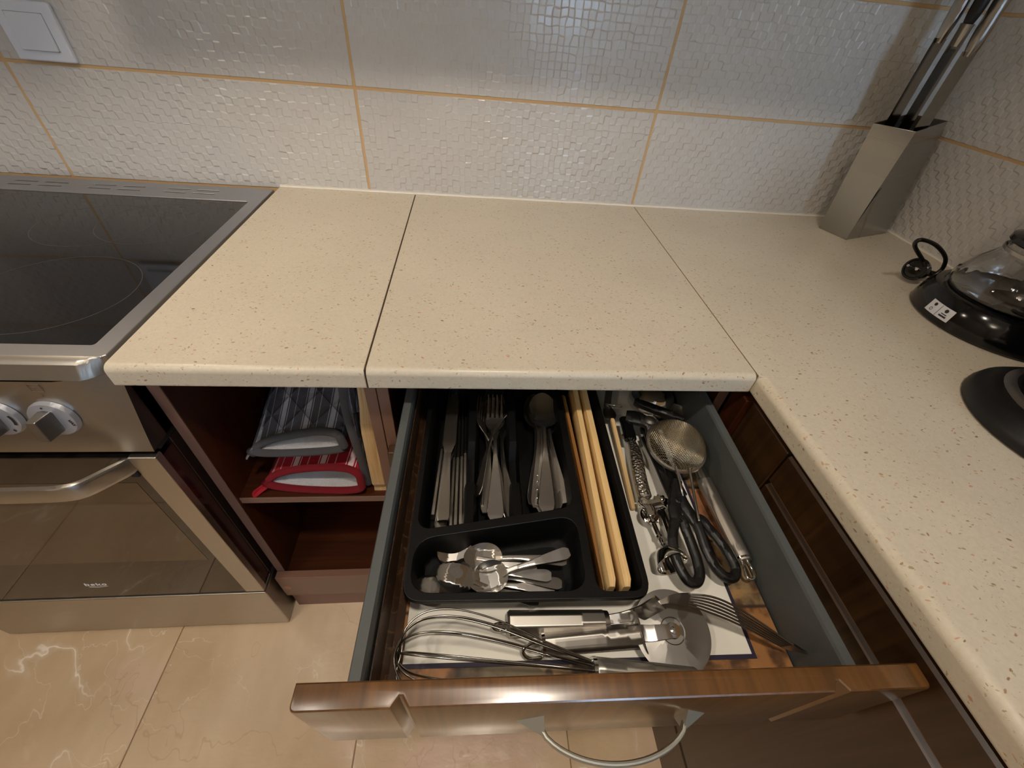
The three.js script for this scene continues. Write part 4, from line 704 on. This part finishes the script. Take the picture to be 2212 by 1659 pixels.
{
  const top = lay(spoonA, 'spoon', 'large steel spoon on top of the nested spoons, with a plain wide handle', 'spoon', [0.5069, 0.685, 0.7316], [0.5252, 0.691, 0.5301], 0, SG);
  lay(spoonA, 'spoon', 'large steel spoon directly under the top one, handle edge just showing', 'spoon', [0.5042, 0.679, 0.7281], [0.5238, 0.684, 0.525], 0.1, SG);
  const orn = lay(spoonB, 'spoon', 'steel spoon with ornamented handle end, beside the plain top spoon', 'spoon', [0.4958, 0.679, 0.7224], [0.5211, 0.679, 0.522], -0.12, SG);
  const relief = sweep([[0, 0.0042, -0.004], [0, 0.0048, -0.02], [0, 0.005, -0.04]], (q) => 0.006 * (1 - 0.7 * q), 0.0012, { n: 8, seg: 8 });
  part('ornament', [relief, ...[0.012, 0.024, 0.036, 0.045].map((z) => { const s = new THREE.SphereGeometry(0.0019, 8, 6); s.translate(0, 0.0053, -z); return s; })], cutlery, orn);
  lay(spoonB, 'spoon', 'steel spoon at the bottom on the forks side, thin handle edge showing', 'spoon', [0.4914, 0.668, 0.7107], [0.5203, 0.672, 0.5169], -0.5, SG);
  lay(spoonB, 'spoon', 'steel spoon with handle fanned out furthest towards the wooden sticks', 'spoon', [0.5322, 0.676, 0.715], [0.5282, 0.674, 0.523], 0.4, SG);
  lay(spoonA, 'spoon', 'steel spoon with handle fanned out, second from the wooden sticks', 'spoon', [0.5234, 0.672, 0.7201], [0.5304, 0.67, 0.521], 0.5, SG);
  lay(teaB, 'spoon', 'short dull spoon behind the fanned-out handles, towards the wooden sticks', 'spoon', [0.5291, 0.674, 0.6744], [0.5252, 0.672, 0.5501], 0.8, SG);
}
{
  const pi = Math.PI;
  lay(teaA, 'teaspoon', 'teaspoon lying bowl down with the bright reflection in the middle of the heap', 'teaspoon', [0.4888, 0.674, 0.8249], [0.3888, 0.684, 0.7964], pi, TG);
  lay(teaB, 'teaspoon', 'teaspoon lying bowl down at the front corner of the tray', 'teaspoon', [0.4656, 0.664, 0.8158], [0.3628, 0.672, 0.8077], pi, TG);
  lay(teaA, 'teaspoon', 'teaspoon lying bowl up on top, its curved handle reaching to the compartment corner', 'teaspoon', [0.5244, 0.69, 0.7823], [0.424, 0.684, 0.8061], 0.15, TG);
  lay(teaB, 'teaspoon', 'teaspoon lying bowl up behind, the darkest hollow nearest the knives compartment', 'teaspoon', [0.5216, 0.68, 0.788], [0.4152, 0.683, 0.7799], 0.1, TG);
  lay(teaB, 'teaspoon', 'teaspoon lying flat half hidden behind the dark-hollowed one', 'teaspoon', [0.4897, 0.668, 0.7914], [0.3967, 0.671, 0.7707], 0.2, TG);
  lay(teaA, 'teaspoon', 'teaspoon half hidden behind the bright one, with a square handle end', 'teaspoon', [0.5046, 0.672, 0.8001], [0.3793, 0.668, 0.7873], 0.1, TG);
  lay(teaA, 'teaspoon', 'teaspoon with a round dark handle end, in the middle of the fanned handles', 'teaspoon', [0.5158, 0.668, 0.8077], [0.3891, 0.66, 0.7883], 0, TG);
  lay(teaB, 'teaspoon', 'teaspoon at the bottom with its flared handle end nearest the front wall', 'teaspoon', [0.5076, 0.664, 0.8121], [0.3945, 0.662, 0.7972], 0.1, TG);
}

// ---------- wooden sticks ----------
{
  const stick = (label, A, B, w, h, mat) => { const t = thing('wooden_stick', label, 'wooden stick', [0, 0, 0], undefined); part('stick', sweep([A, V(A).lerp(V(B), 0.5).toArray(), B], (q) => w * (q < 0.02 || q > 0.985 ? 0.75 : 1), (q) => h * (q < 0.02 || q > 0.985 ? 0.75 : 1), { n: 16, e: 6, seg: 48 }), mat, t); return t; };
  stick('pale flat wooden stick, the one nearest the spoons of the bright pair', [0.5745, 0.684, 0.5106], [0.5629, 0.682, 0.821], 0.0095, 0.033, stickMat);
  stick('pale flat wooden stick, the one nearest the tray edge of the bright pair', [0.5881, 0.684, 0.5104], [0.5788, 0.682, 0.8215], 0.0105, 0.033, stickMat);
  stick('darker thin wooden stick lying lower beside the pale pair, against the compartment wall', [0.5565, 0.68, 0.5348], [0.5597, 0.668, 0.8184], 0.006, 0.024, stickDark);
  stick('thin wooden skewer outside the tray, beside the textured corkscrew handle', [0.6298, 0.672, 0.5687], [0.6252, 0.66, 0.7139], 0.006, 0.006, stickMat);
}

// ---------- utensils at the front of the drawer ----------
{
  const t = thing('whisk', 'steel wire balloon whisk lying across the front of the drawer', 'whisk', [0, 0, 0]);
  const neck = V([0.532, 0.676, 0.8885]), tip = V([0.3511, 0.703, 0.8722]), end = V([0.6329, 0.668, 0.8997]);
  const d = tip.clone().sub(neck), L = d.length(); d.normalize(); const S = V(0, 1, 0).cross(d).normalize(), U = d.clone().cross(S);
  for (let k = 0; k < 6; k++) {
    const a = k / 6 * Math.PI + 0.25, A = S.clone().multiplyScalar(Math.cos(a)).addScaledVector(U, Math.sin(a)), pts = [], R = 0.036 + 0.0015 * (k % 2);
    for (const [s, r] of [[-0.01, 0.005], [0.02, 0.008], [0.25, 0.5 * R], [0.5, 0.85 * R], [0.72, R], [0.88, 0.88 * R], [0.965, 0.5 * R], [0.995 - 0.006 * k, 0]]) pts.push(neck.clone().addScaledVector(d, s * L).addScaledVector(A, r).toArray());
    for (const [s, r] of [[0.965, 0.5 * R], [0.88, 0.88 * R], [0.72, R], [0.5, 0.85 * R], [0.25, 0.5 * R], [0.02, 0.008], [-0.01, 0.005]]) pts.push(neck.clone().addScaledVector(d, s * L).addScaledVector(A, -r).toArray());
    part('wire', tube(pts, 0.0009, 90, 6), wireSteel, t);
  }
  const h = d.clone().negate(), at = (s) => neck.clone().addScaledVector(end.clone().sub(neck), s).toArray();
  part('handle', sweep([at(0), at(0.03), at(0.2), at(0.6), at(0.97), at(1)], (q) => (q < 0.03 || q > 0.97 ? 0.019 : 0.0225), (q) => (q < 0.03 || q > 0.97 ? 0.019 : 0.0225), { n: 22, e: 2, seg: 30 }), handleSteel, t);
  part('collar', rod(at(-0.015), at(0.02), 0.0112, 0.0116, 22), chrome, t);
}
{
  const t = thing('slotted_turner', 'steel slotted turner with a thick tubular handle and upward-curved neck', 'turner', [0, 0, 0]);
  const a = V([0.4545, 0.6675, 0.8429]), b = V([0.5582, 0.6685, 0.8458]), d = b.clone().sub(a), at = (s) => a.clone().addScaledVector(d, s).toArray();
  part('handle', sweep([at(0), at(0.012), at(0.05), at(0.5), at(0.94), at(0.95)], (q) => (q < 0.012 ? 0.02 : mix(0.0245, 0.0225, q)), (q) => (q < 0.012 ? 0.02 : mix(0.0245, 0.0225, q)), { n: 28, e: 2, seg: 40 }), handleSteel, t);
  part('collar', rod(at(0.95), at(1.0), 0.0108, 0.0102, 26), satin, t);
  part('hanging_eye', tube([at(0.005), [at(-0.1)[0], at(0)[1] + 0.003, at(0)[2] + 0.001], [at(-0.14)[0], at(0)[1] + 0.001, at(0)[2] + 0.003], [at(-0.1)[0], at(0)[1] - 0.002, at(0)[2] + 0.005], [at(0.005)[0], at(0)[1] - 0.002, at(0)[2] + 0.005]], 0.0017, 40, 8), chrome, t);
  const A = [[0.604, 0.704, 0.8396], [0.6145, 0.716, 0.8388], [0.6327, 0.722, 0.8408], [0.6536, 0.72, 0.8434], [0.6751, 0.713, 0.8502], [0.6985, 0.703, 0.8612], [0.7251, 0.692, 0.8761], [0.7462, 0.684, 0.8868]], B = [[0.6019, 0.701, 0.8432], [0.6123, 0.708, 0.8435], [0.6338, 0.703, 0.8468], [0.6532, 0.696, 0.8512], [0.6749, 0.688, 0.8563], [0.6986, 0.68, 0.8641], [0.7246, 0.672, 0.8746], [0.7405, 0.667, 0.8789]];
  part('neck', sweep([at(0.99), [0.5758, 0.672, 0.8445], [0.5923, 0.684, 0.8431], [0.5997, 0.696, 0.8418], [0.6046, 0.7035, 0.8412]], (q) => mix(0.013, 0.016, q), 0.0045, { n: 14, e: 3, seg: 24, up: [0, 1, 0.6] }), satin, t);
  const ca = new THREE.CatmullRomCurve3(A.map((p) => V(p))), cb = new THREE.CatmullRomCurve3(B.map((p) => V(p)));
  const rib = (f0, f1, s0, s1) => surf((u, v) => { const k = v, lo = Math.round(u * 3), f = lo === 0 || lo === 3 ? f0 : f1, s = mix(s0, s1, k), p = ca.getPoint(s).lerp(cb.getPoint(s), f), n = ca.getPoint(s).sub(cb.getPoint(s)).cross(ca.getTangent(s)).normalize().multiplyScalar(0.0008 * (lo < 2 ? 1 : -1)); return [p.x + n.x, p.y + n.y, p.z + n.z]; }, 3, 18, 0.7);
  const head = part('head', rib(0, 1, 0, 0.26), handleSteel, t); part('tip', rib(0, 1, 0.9, 1), handleSteel, head);
  for (let k = 0; k < 6; k++) part('slat', rib(k / 6 + 0.045, (k + 1) / 6 - 0.065, 0.25, 0.91), handleSteel, head);
}
{
  const t = thing('pizza_cutter', 'steel pizza cutter with a round wheel lying in front of the slotted turner', 'pizza cutter', [0, 0, 0]);
  const a = V([0.4858, 0.667, 0.8623]), b = V([0.5872, 0.67, 0.8593]), d = b.clone().sub(a), at = (s, y = 0) => { const p = a.clone().addScaledVector(d, s); return [p.x, p.y + y, p.z]; };
  part('handle', sweep([at(0), at(0.015), at(0.05), at(0.5), at(0.98), at(1)], (q) => (q < 0.015 ? 0.018 : mix(0.0205, 0.0235, q)), (q) => (q < 0.015 ? 0.018 : mix(0.0205, 0.0235, q)), { n: 28, e: 2, seg: 40 }), handleSteel, t);
  part('collar', rod(at(0.015), at(0.045), 0.0108, 0.0112, 26), chrome, t);
  part('hanging_eye', tube([at(0.0, 0.003), [at(-0.09)[0], at(0)[1] + 0.004, at(0)[2]], [at(-0.17)[0], at(0)[1] + 0.001, at(0)[2] + 0.005], [at(-0.12)[0], at(0)[1] - 0.002, at(0)[2] + 0.011], [at(0.0)[0], at(0)[1] - 0.003, at(0)[2] + 0.011]], 0.0018, 40, 8), chrome, t);
  const hub = V([0.6189, 0.678, 0.8597]), n = V(-0.03, 1, 0.16).normalize(), turn = new THREE.Quaternion().setFromUnitVectors(V(0, 1, 0), n);
  const put = (g, y = 0) => { g.applyQuaternion(turn); g.translate(hub.x + n.x * y, hub.y + n.y * y, hub.z + n.z * y); return g; };
  part('wheel', put(lathe([[0, -0.0007], [0.033, -0.0007], [0.0385, 0], [0.033, 0.0007], [0.018, 0.0009], [0.0165, 0.0016], [0.0125, 0.0016], [0.0115, 0.0009], [0, 0.0009]], [0, 0, 0], 72)), wheelSteel, t);
  part('fork_arm', sweep([at(0.97, 0.0065), [0.5924, 0.681, 0.8615], [0.6037, 0.6825, 0.8616], [0.6183, 0.6815, 0.8607]], (q) => mix(0.0155, 0.0125, q), 0.0016, { n: 12, e: 5, seg: 16, up: [-0.03, 1, 0.16] }), satin, t);
  part('rivet', put(lathe([[0, 0.0068], [0.002, 0.0066], [0.0034, 0.0056], [0.0036, 0.0048], [0.0068, 0.0046], [0.0074, 0.002], [0, 0.002]], [0, 0, 0], 30)), chrome, t);
  part('thumb_guard', sweep([[0.5809, 0.689, 0.8426], [0.5836, 0.686, 0.8494], [0.586, 0.68, 0.8585], [0.5891, 0.672, 0.8686], [0.5955, 0.663, 0.8769], [0.5987, 0.657, 0.8831]], (q) => 0.013 + 0.005 * Math.sin(q * 3.1), 0.0016, { n: 12, e: 5, seg: 24, up: [1, 0.25, 0] }), satin, t);
}

// ---------- utensils in the long space beside the tray ----------
{
  const t = thing('corkscrew', 'chrome winged corkscrew with a hammered metal handle and bell end', 'corkscrew', [0, 0, 0]);
  const H = [[0.6377, 0.674, 0.6023], [0.645, 0.676, 0.6143], [0.6452, 0.677, 0.6342], [0.6423, 0.677, 0.6578], [0.6396, 0.676, 0.6829], [0.6386, 0.675, 0.7058]];
  part('grip', sweep(H, (q) => 0.0095 + 0.0075 * smooth(0.05, 0.45, q), (q) => 0.008 + 0.006 * smooth(0.05, 0.5, q), { n: 18, e: 2.8, seg: 36 }), hammered, t);
  part('side_wing', sweep([[0.653, 0.672, 0.7136], [0.6578, 0.668, 0.727], [0.6599, 0.664, 0.7472], [0.6598, 0.66, 0.763]], (q) => 0.0105 - 0.003 * q, 0.003, { n: 10, e: 4, seg: 14 }), chrome, t);
  const hp = [0.641, 0.67, 0.7148], hq = [0.6577, 0.672, 0.7124];
  const cog = (p, r) => { const s = new THREE.Shape(), N = 9; for (let i = 0; i < N * 4; i++) { const a = i / (N * 4) * Math.PI * 2, R = r * (i % 4 < 2 ? 1 : 0.8); i ? s.lineTo(R * Math.cos(a), R * Math.sin(a)) : s.moveTo(R, 0); } const g = new THREE.ExtrudeGeometry(s, { depth: 0.005, bevelEnabled: true, bevelThickness: 0.0006, bevelSize: 0.0006, bevelSegments: 1 }); g.rotateX(-Math.PI / 2); g.rotateY(p[0] * 99); g.translate(...p); return uvBox(g); };
  part('gear_wheel', cog([hp[0] - 0.002, hp[1] - 0.001, hp[2]], 0.0105), chrome, t); part('gear_wheel', cog([hq[0], hq[1] - 0.001, hq[2]], 0.0095), chrome, t);
  part('frame', [sweep([[0.6305, 0.678, 0.7116], [0.6379, 0.68, 0.7246], [0.6386, 0.678, 0.7335]], 0.012, 0.007, { n: 16, e: 2.6, seg: 14 }), sweep([[0.6331, 0.676, 0.7208], [0.6569, 0.679, 0.7153]], 0.011, 0.004, { n: 12, e: 3 }), lathe([[0.0105, -0.0015], [0.012, 0], [0.0105, 0.0015], [0.0045, 0.0015], [0.0045, -0.0015], [0.0105, -0.0015]], [0.6388, 0.672, 0.7295], 24)], chrome, t);
  part('rivet', (() => { const s = new THREE.SphereGeometry(0.0036, 14, 10); s.translate(hq[0], hq[1] + 0.0075, hq[2]); return s; })(), chrome, t);
  const w0 = V([0.6379, 0.674, 0.7325]), w1 = V([0.6432, 0.671, 0.7702]), D = w1.clone().sub(w0), prof = [[0, 0.0036], [0.05, 0.005], [0.1, 0.0026], [0.14, 0.0042], [0.2, 0.0045], [0.25, 0.003], [0.6, 0.003], [0.64, 0.0042], [0.7, 0.0042], [0.74, 0.0022], [0.8, 0.0026], [0.86, 0.0022], [0.92, 0.0036], [1, 0.002]];
  const lg = toCreasedNormals(new THREE.LatheGeometry(prof.map(([s, r]) => new THREE.Vector2(r, s * D.length())), 16), 0.6); lg.applyQuaternion(new THREE.Quaternion().setFromUnitVectors(V(0, 1, 0), D.clone().normalize())); lg.translate(w0.x, w0.y, w0.z);
  part('spindle', lg, chrome, t);
  const bell = new THREE.LatheGeometry([[0.004, 0], [0.0095, 0.0015], [0.0135, 0.006], [0.0155, 0.013], [0.0165, 0.017], [0.0158, 0.0172], [0.0145, 0.013], [0.0125, 0.0066], [0.009, 0.0028], [0.004, 0.0012]].map(([r, y]) => new THREE.Vector2(r, y)), 40);
  bell.applyQuaternion(new THREE.Quaternion().setFromUnitVectors(V(0, 1, 0), D.clone().setY(0.008).normalize())); bell.scale(1.15, 1.15, 1.15); const bp = [0.6404, 0.674, 0.7738]; bell.translate(...bp); bell.computeVertexNormals();
  part('bell', bell, chrome, t);
}
{
  const t = thing('scissors', 'kitchen scissors with large black plastic loop handles', 'scissors', [0, 0, 0]);
  const piv = [0.6697, 0.69, 0.7229];
  const loop = (pts, r, name) => part(name, sweep([...pts, pts[0], pts[1]].map((p) => p), r * 2, r * 1.7, { n: 14, e: 2.4, seg: 90 }), blackMatt, t);
  loop([[0.6596, 0.69, 0.7456], [0.6499, 0.689, 0.7641], [0.6453, 0.687, 0.7834], [0.6476, 0.683, 0.8014], [0.6537, 0.68, 0.8133], [0.6615, 0.679, 0.8147], [0.6687, 0.679, 0.8075], [0.6712, 0.681, 0.7941], [0.6706, 0.684, 0.7761], [0.6685, 0.688, 0.7589], [0.667, 0.69, 0.7458]], 0.0058, 'loop_handle');
  loop([[0.6867, 0.686, 0.744], [0.687, 0.684, 0.7596], [0.6879, 0.68, 0.7802], [0.6928, 0.676, 0.7973], [0.7012, 0.673, 0.8071], [0.7114, 0.672, 0.8076], [0.7183, 0.672, 0.799], [0.7171, 0.674, 0.7865], [0.7104, 0.678, 0.7698], [0.7016, 0.682, 0.7542], [0.6943, 0.685, 0.7436]], 0.0058, 'loop_handle');
  part('shank', sweep([[0.6607, 0.69, 0.7504], [0.6615, 0.691, 0.7377], [0.6667, 0.691, 0.7202], [0.6813, 0.689, 0.6922]], (q) => 0.016 - 0.003 * q, 0.009, { n: 14, e: 3, seg: 18 }), blackMatt, t);
  part('shank', sweep([[0.6877, 0.685, 0.7483], [0.6813, 0.687, 0.7358], [0.678, 0.688, 0.7218], [0.6793, 0.686, 0.7006]], (q) => 0.016 - 0.003 * q, 0.009, { n: 14, e: 3, seg: 18 }), blackMatt, t);
  part('blade', sweep([[0.6696, 0.688, 0.7184], [0.6691, 0.684, 0.6743], [0.6683, 0.68, 0.6285], [0.6696, 0.677, 0.596]], (q) => 0.013 * (1 - 0.75 * q), 0.0025, { n: 10, e: 3, seg: 16 }), M(0x2a2a2c, 0.3, 0.8), t);
  part('blade', sweep([[0.6767, 0.684, 0.7161], [0.6823, 0.679, 0.6709], [0.6876, 0.675, 0.6246], [0.6925, 0.672, 0.5917]], (q) => 0.013 * (1 - 0.75 * q), 0.0025, { n: 10, e: 3, seg: 16 }), M(0x2a2a2c, 0.3, 0.8), t);
  part('rivet', lathe([[0, 0.007], [0.003, 0.0068], [0.0042, 0.0055], [0.0042, 0], [0, 0]], piv, 18), M(0x3a3a3c, 0.3, 0.9), t);
}
{
  const t = thing('strainer', 'small round wire mesh strainer lying dome up on the other utensils', 'strainer', [0, 0, 0]);
  const c = V([0.698, 0.694, 0.6381]), n = V(0.04, 1, 0.14).normalize(), turn = new THREE.Quaternion().setFromUnitVectors(V(0, 1, 0), n), R = 0.0385, Dm = 0.029;
  const put = (g) => { g.applyQuaternion(turn); g.translate(c.x, c.y, c.z); return g; };
  const dome = (x, z) => { const r2 = (x * x + z * z) / (R * R); return Dm * Math.sqrt(Math.max(0, 1 - r2 ** 1.15)); };
  const wires = [], N = 40;
  for (const ax of [0, 1]) for (let i = 1; i < N; i++) {
    const o = (i / N * 2 - 1) * R * 0.995, half = Math.sqrt(Math.max(0, R * R - o * o)), pts = [];
    for (let k = 0; k <= 14; k++) { const q = -half + 2 * half * (0.5 - 0.5 * Math.cos(k / 14 * Math.PI)), x = ax ? o : q, z = ax ? q : o, a = 0.6, X = x * Math.cos(a) - z * Math.sin(a), Z = x * Math.sin(a) + z * Math.cos(a); pts.push([X, dome(x, z) + (ax ? 0.0003 : -0.0003), Z]); }
    wires.push(new THREE.TubeGeometry(new THREE.CatmullRomCurve3(pts.map((p) => V(p))), 16, 0.0005, 4));
  }
  const mesh = part('mesh_bowl', put(merge(wires)), M(0xb5aa92, 0.3, 1), t); mesh.userData.kind = 'stuff';
  part('rim', put(lathe([[R - 0.001, -0.003], [R + 0.0016, -0.0035], [R + 0.0034, -0.001], [R + 0.003, 0.002], [R - 0.0005, 0.0025], [R - 0.001, -0.003]], [0, 0, 0], 64)), satin, t);
  part('handle_wire', tube([[0.6859, 0.695, 0.6562], [0.6862, 0.694, 0.6668], [0.6822, 0.695, 0.6907], [0.6794, 0.694, 0.7105], [0.6839, 0.68, 0.7203]], 0.0017, 30, 8), satin, t);
  part('handle_wire', tube([[0.7073, 0.694, 0.6556], [0.7055, 0.694, 0.667], [0.6966, 0.695, 0.6999], [0.6883, 0.695, 0.7357], [0.6859, 0.694, 0.7496]], 0.0017, 30, 8), satin, t);
}
{
  const t = thing('serving_utensil', 'steel utensil with a long tubular handle and hanging eye, lying along the drawer side', 'utensil', [0, 0, 0]);
  const a = V([0.7361, 0.667, 0.7882]), b = V([0.7326, 0.668, 0.6788]), d = b.clone().sub(a), at = (s) => a.clone().addScaledVector(d, s).toArray();
  part('handle', sweep([at(0), at(0.02), at(0.08), at(0.5), at(0.97), at(1)], (q) => (q < 0.02 ? 0.0175 : 0.0195), (q) => (q < 0.02 ? 0.0175 : 0.0195), { n: 26, e: 2, seg: 40 }), handleSteel, t);
  part('collar', rod(at(0.015), at(0.035), 0.0101, 0.0101, 24), chrome, t);
  part('neck', sweep([at(1.0), [0.7321, 0.669, 0.6629], [0.7324, 0.669, 0.6488], [0.7371, 0.665, 0.5993]], (q) => mix(0.0165, 0.011, q), (q) => mix(0.0165, 0.005, q), { n: 20, e: 2.4, seg: 16 }), satin, t);
  part('hanging_eye', tube([[0.7336, 0.667, 0.7887], [0.7316, 0.667, 0.7973], [0.7321, 0.666, 0.8063], [0.7374, 0.666, 0.808], [0.7413, 0.667, 0.8029], [0.7417, 0.667, 0.7944], [0.7404, 0.667, 0.7878]], 0.0019, 50, 8), chrome, t);
  part('bowl', (() => { const g = merge(spoonBowl(0.06, 0.055, 0.012, 0)); const p = [0.7398, 0.662, 0.5591]; g.translate(p[0], p[1] + 0.005, p[2]); return g; })(), satin, t);
}
{
  const t = thing('serving_bowl', 'shiny round steel bowl at the back of the drawer reflecting blue window light', 'bowl', [0, 0, 0]);
  const p = [0.711, 0.682, 0.5182]; p[1] = 0.6555;
  part('shell', lathe([[0, 0.001], [0.014, 0.001], [0.024, 0.004], [0.0325, 0.014], [0.0365, 0.028], [0.0372, 0.033], [0.036, 0.033], [0.0312, 0.0165], [0.0225, 0.0062], [0.013, 0.0032], [0, 0.003]].map(([r, y]) => [r, 0.034 - y]), p, 56), chrome, t);
}
{
  const t = thing('can_opener', 'black-handled can opener lying between the strainer and the tray', 'can opener', [0, 0, 0]);
  part('handle', sweep([[0.663, 0.695, 0.5545], [0.6784, 0.697, 0.566], [0.6977, 0.697, 0.5772], [0.7202, 0.695, 0.5882], [0.7252, 0.694, 0.5909]], (q) => 0.0145 * (1 - 0.35 * (2 * q - 1) ** 4), 0.012, { n: 18, e: 2.6, seg: 30 }), blackMatt, t);
  part('handle', sweep([[0.644, 0.684, 0.5795], [0.6433, 0.684, 0.5976], [0.6424, 0.682, 0.6175]], 0.017, 0.012, { n: 16, e: 2.8, seg: 18 }), blackGloss, t);
  part('head', sweep([[0.6446, 0.688, 0.5785], [0.6631, 0.69, 0.5858], [0.6759, 0.688, 0.5966], [0.676, 0.684, 0.609]], (q) => 0.022 + 0.004 * Math.sin(q * 6), 0.011, { n: 14, e: 3, seg: 18 }), blackMatt, t);
  part('cutting_wheel', lathe([[0, 0.004], [0.005, 0.0036], [0.0085, 0.001], [0.0085, -0.001], [0, -0.001]], [0.6757, 0.694, 0.5911], 22), satin, t);
  part('rivet', (() => { const s = new THREE.SphereGeometry(0.0022, 12, 8); const p = [0.6688, 0.692, 0.6106]; s.translate(...p); return s; })(), chrome, t);
}
{
  const t = thing('black_tongs', 'pair of slim black plastic arms lying under the strainer and beside the corkscrew', 'tongs', [0, 0, 0]);
  part('arm', sweep([[0.6691, 0.668, 0.6017], [0.6745, 0.667, 0.6389], [0.6769, 0.666, 0.6804], [0.679, 0.665, 0.701]], 0.0085, 0.005, { n: 12, e: 3, seg: 20 }), blackMatt, t);
  part('arm', sweep([[0.6816, 0.666, 0.6], [0.6907, 0.665, 0.6375], [0.6963, 0.664, 0.6756], [0.6993, 0.663, 0.6966]], 0.0085, 0.005, { n: 12, e: 3, seg: 20 }), blackMatt, t);
  part('joint', sweep([[0.6698, 0.669, 0.5891], [0.6807, 0.669, 0.5909], [0.6848, 0.668, 0.6017]], 0.012, 0.006, { n: 10, e: 3, seg: 10 }), blackMatt, t);
}
{
  const t = thing('peeler', 'small peeler with a steel blade and dark end at the shaded back of the drawer', 'peeler', [0, 0, 0]);
  part('handle', sweep([[0.6389, 0.676, 0.5087], [0.6315, 0.676, 0.53], [0.6262, 0.674, 0.5483]], 0.011, 0.008, { n: 14, e: 3, seg: 14 }), satin, t);
  part('blade', sweep([[0.6262, 0.675, 0.5473], [0.628, 0.673, 0.56], [0.6266, 0.672, 0.5696]], (q) => 0.012 + 0.008 * Math.sin(q * 3), 0.0025, { n: 12, e: 2.4, seg: 14 }), M(0x55524e, 0.35, 0.9), t);
  part('guard_wire', tube([[0.624, 0.679, 0.5432], [0.6326, 0.681, 0.548], [0.6457, 0.681, 0.5489], [0.6459, 0.68, 0.5519], [0.6317, 0.68, 0.553]], 0.0011, 24, 6), chrome, t);
}
renderer.render(scene, camera);
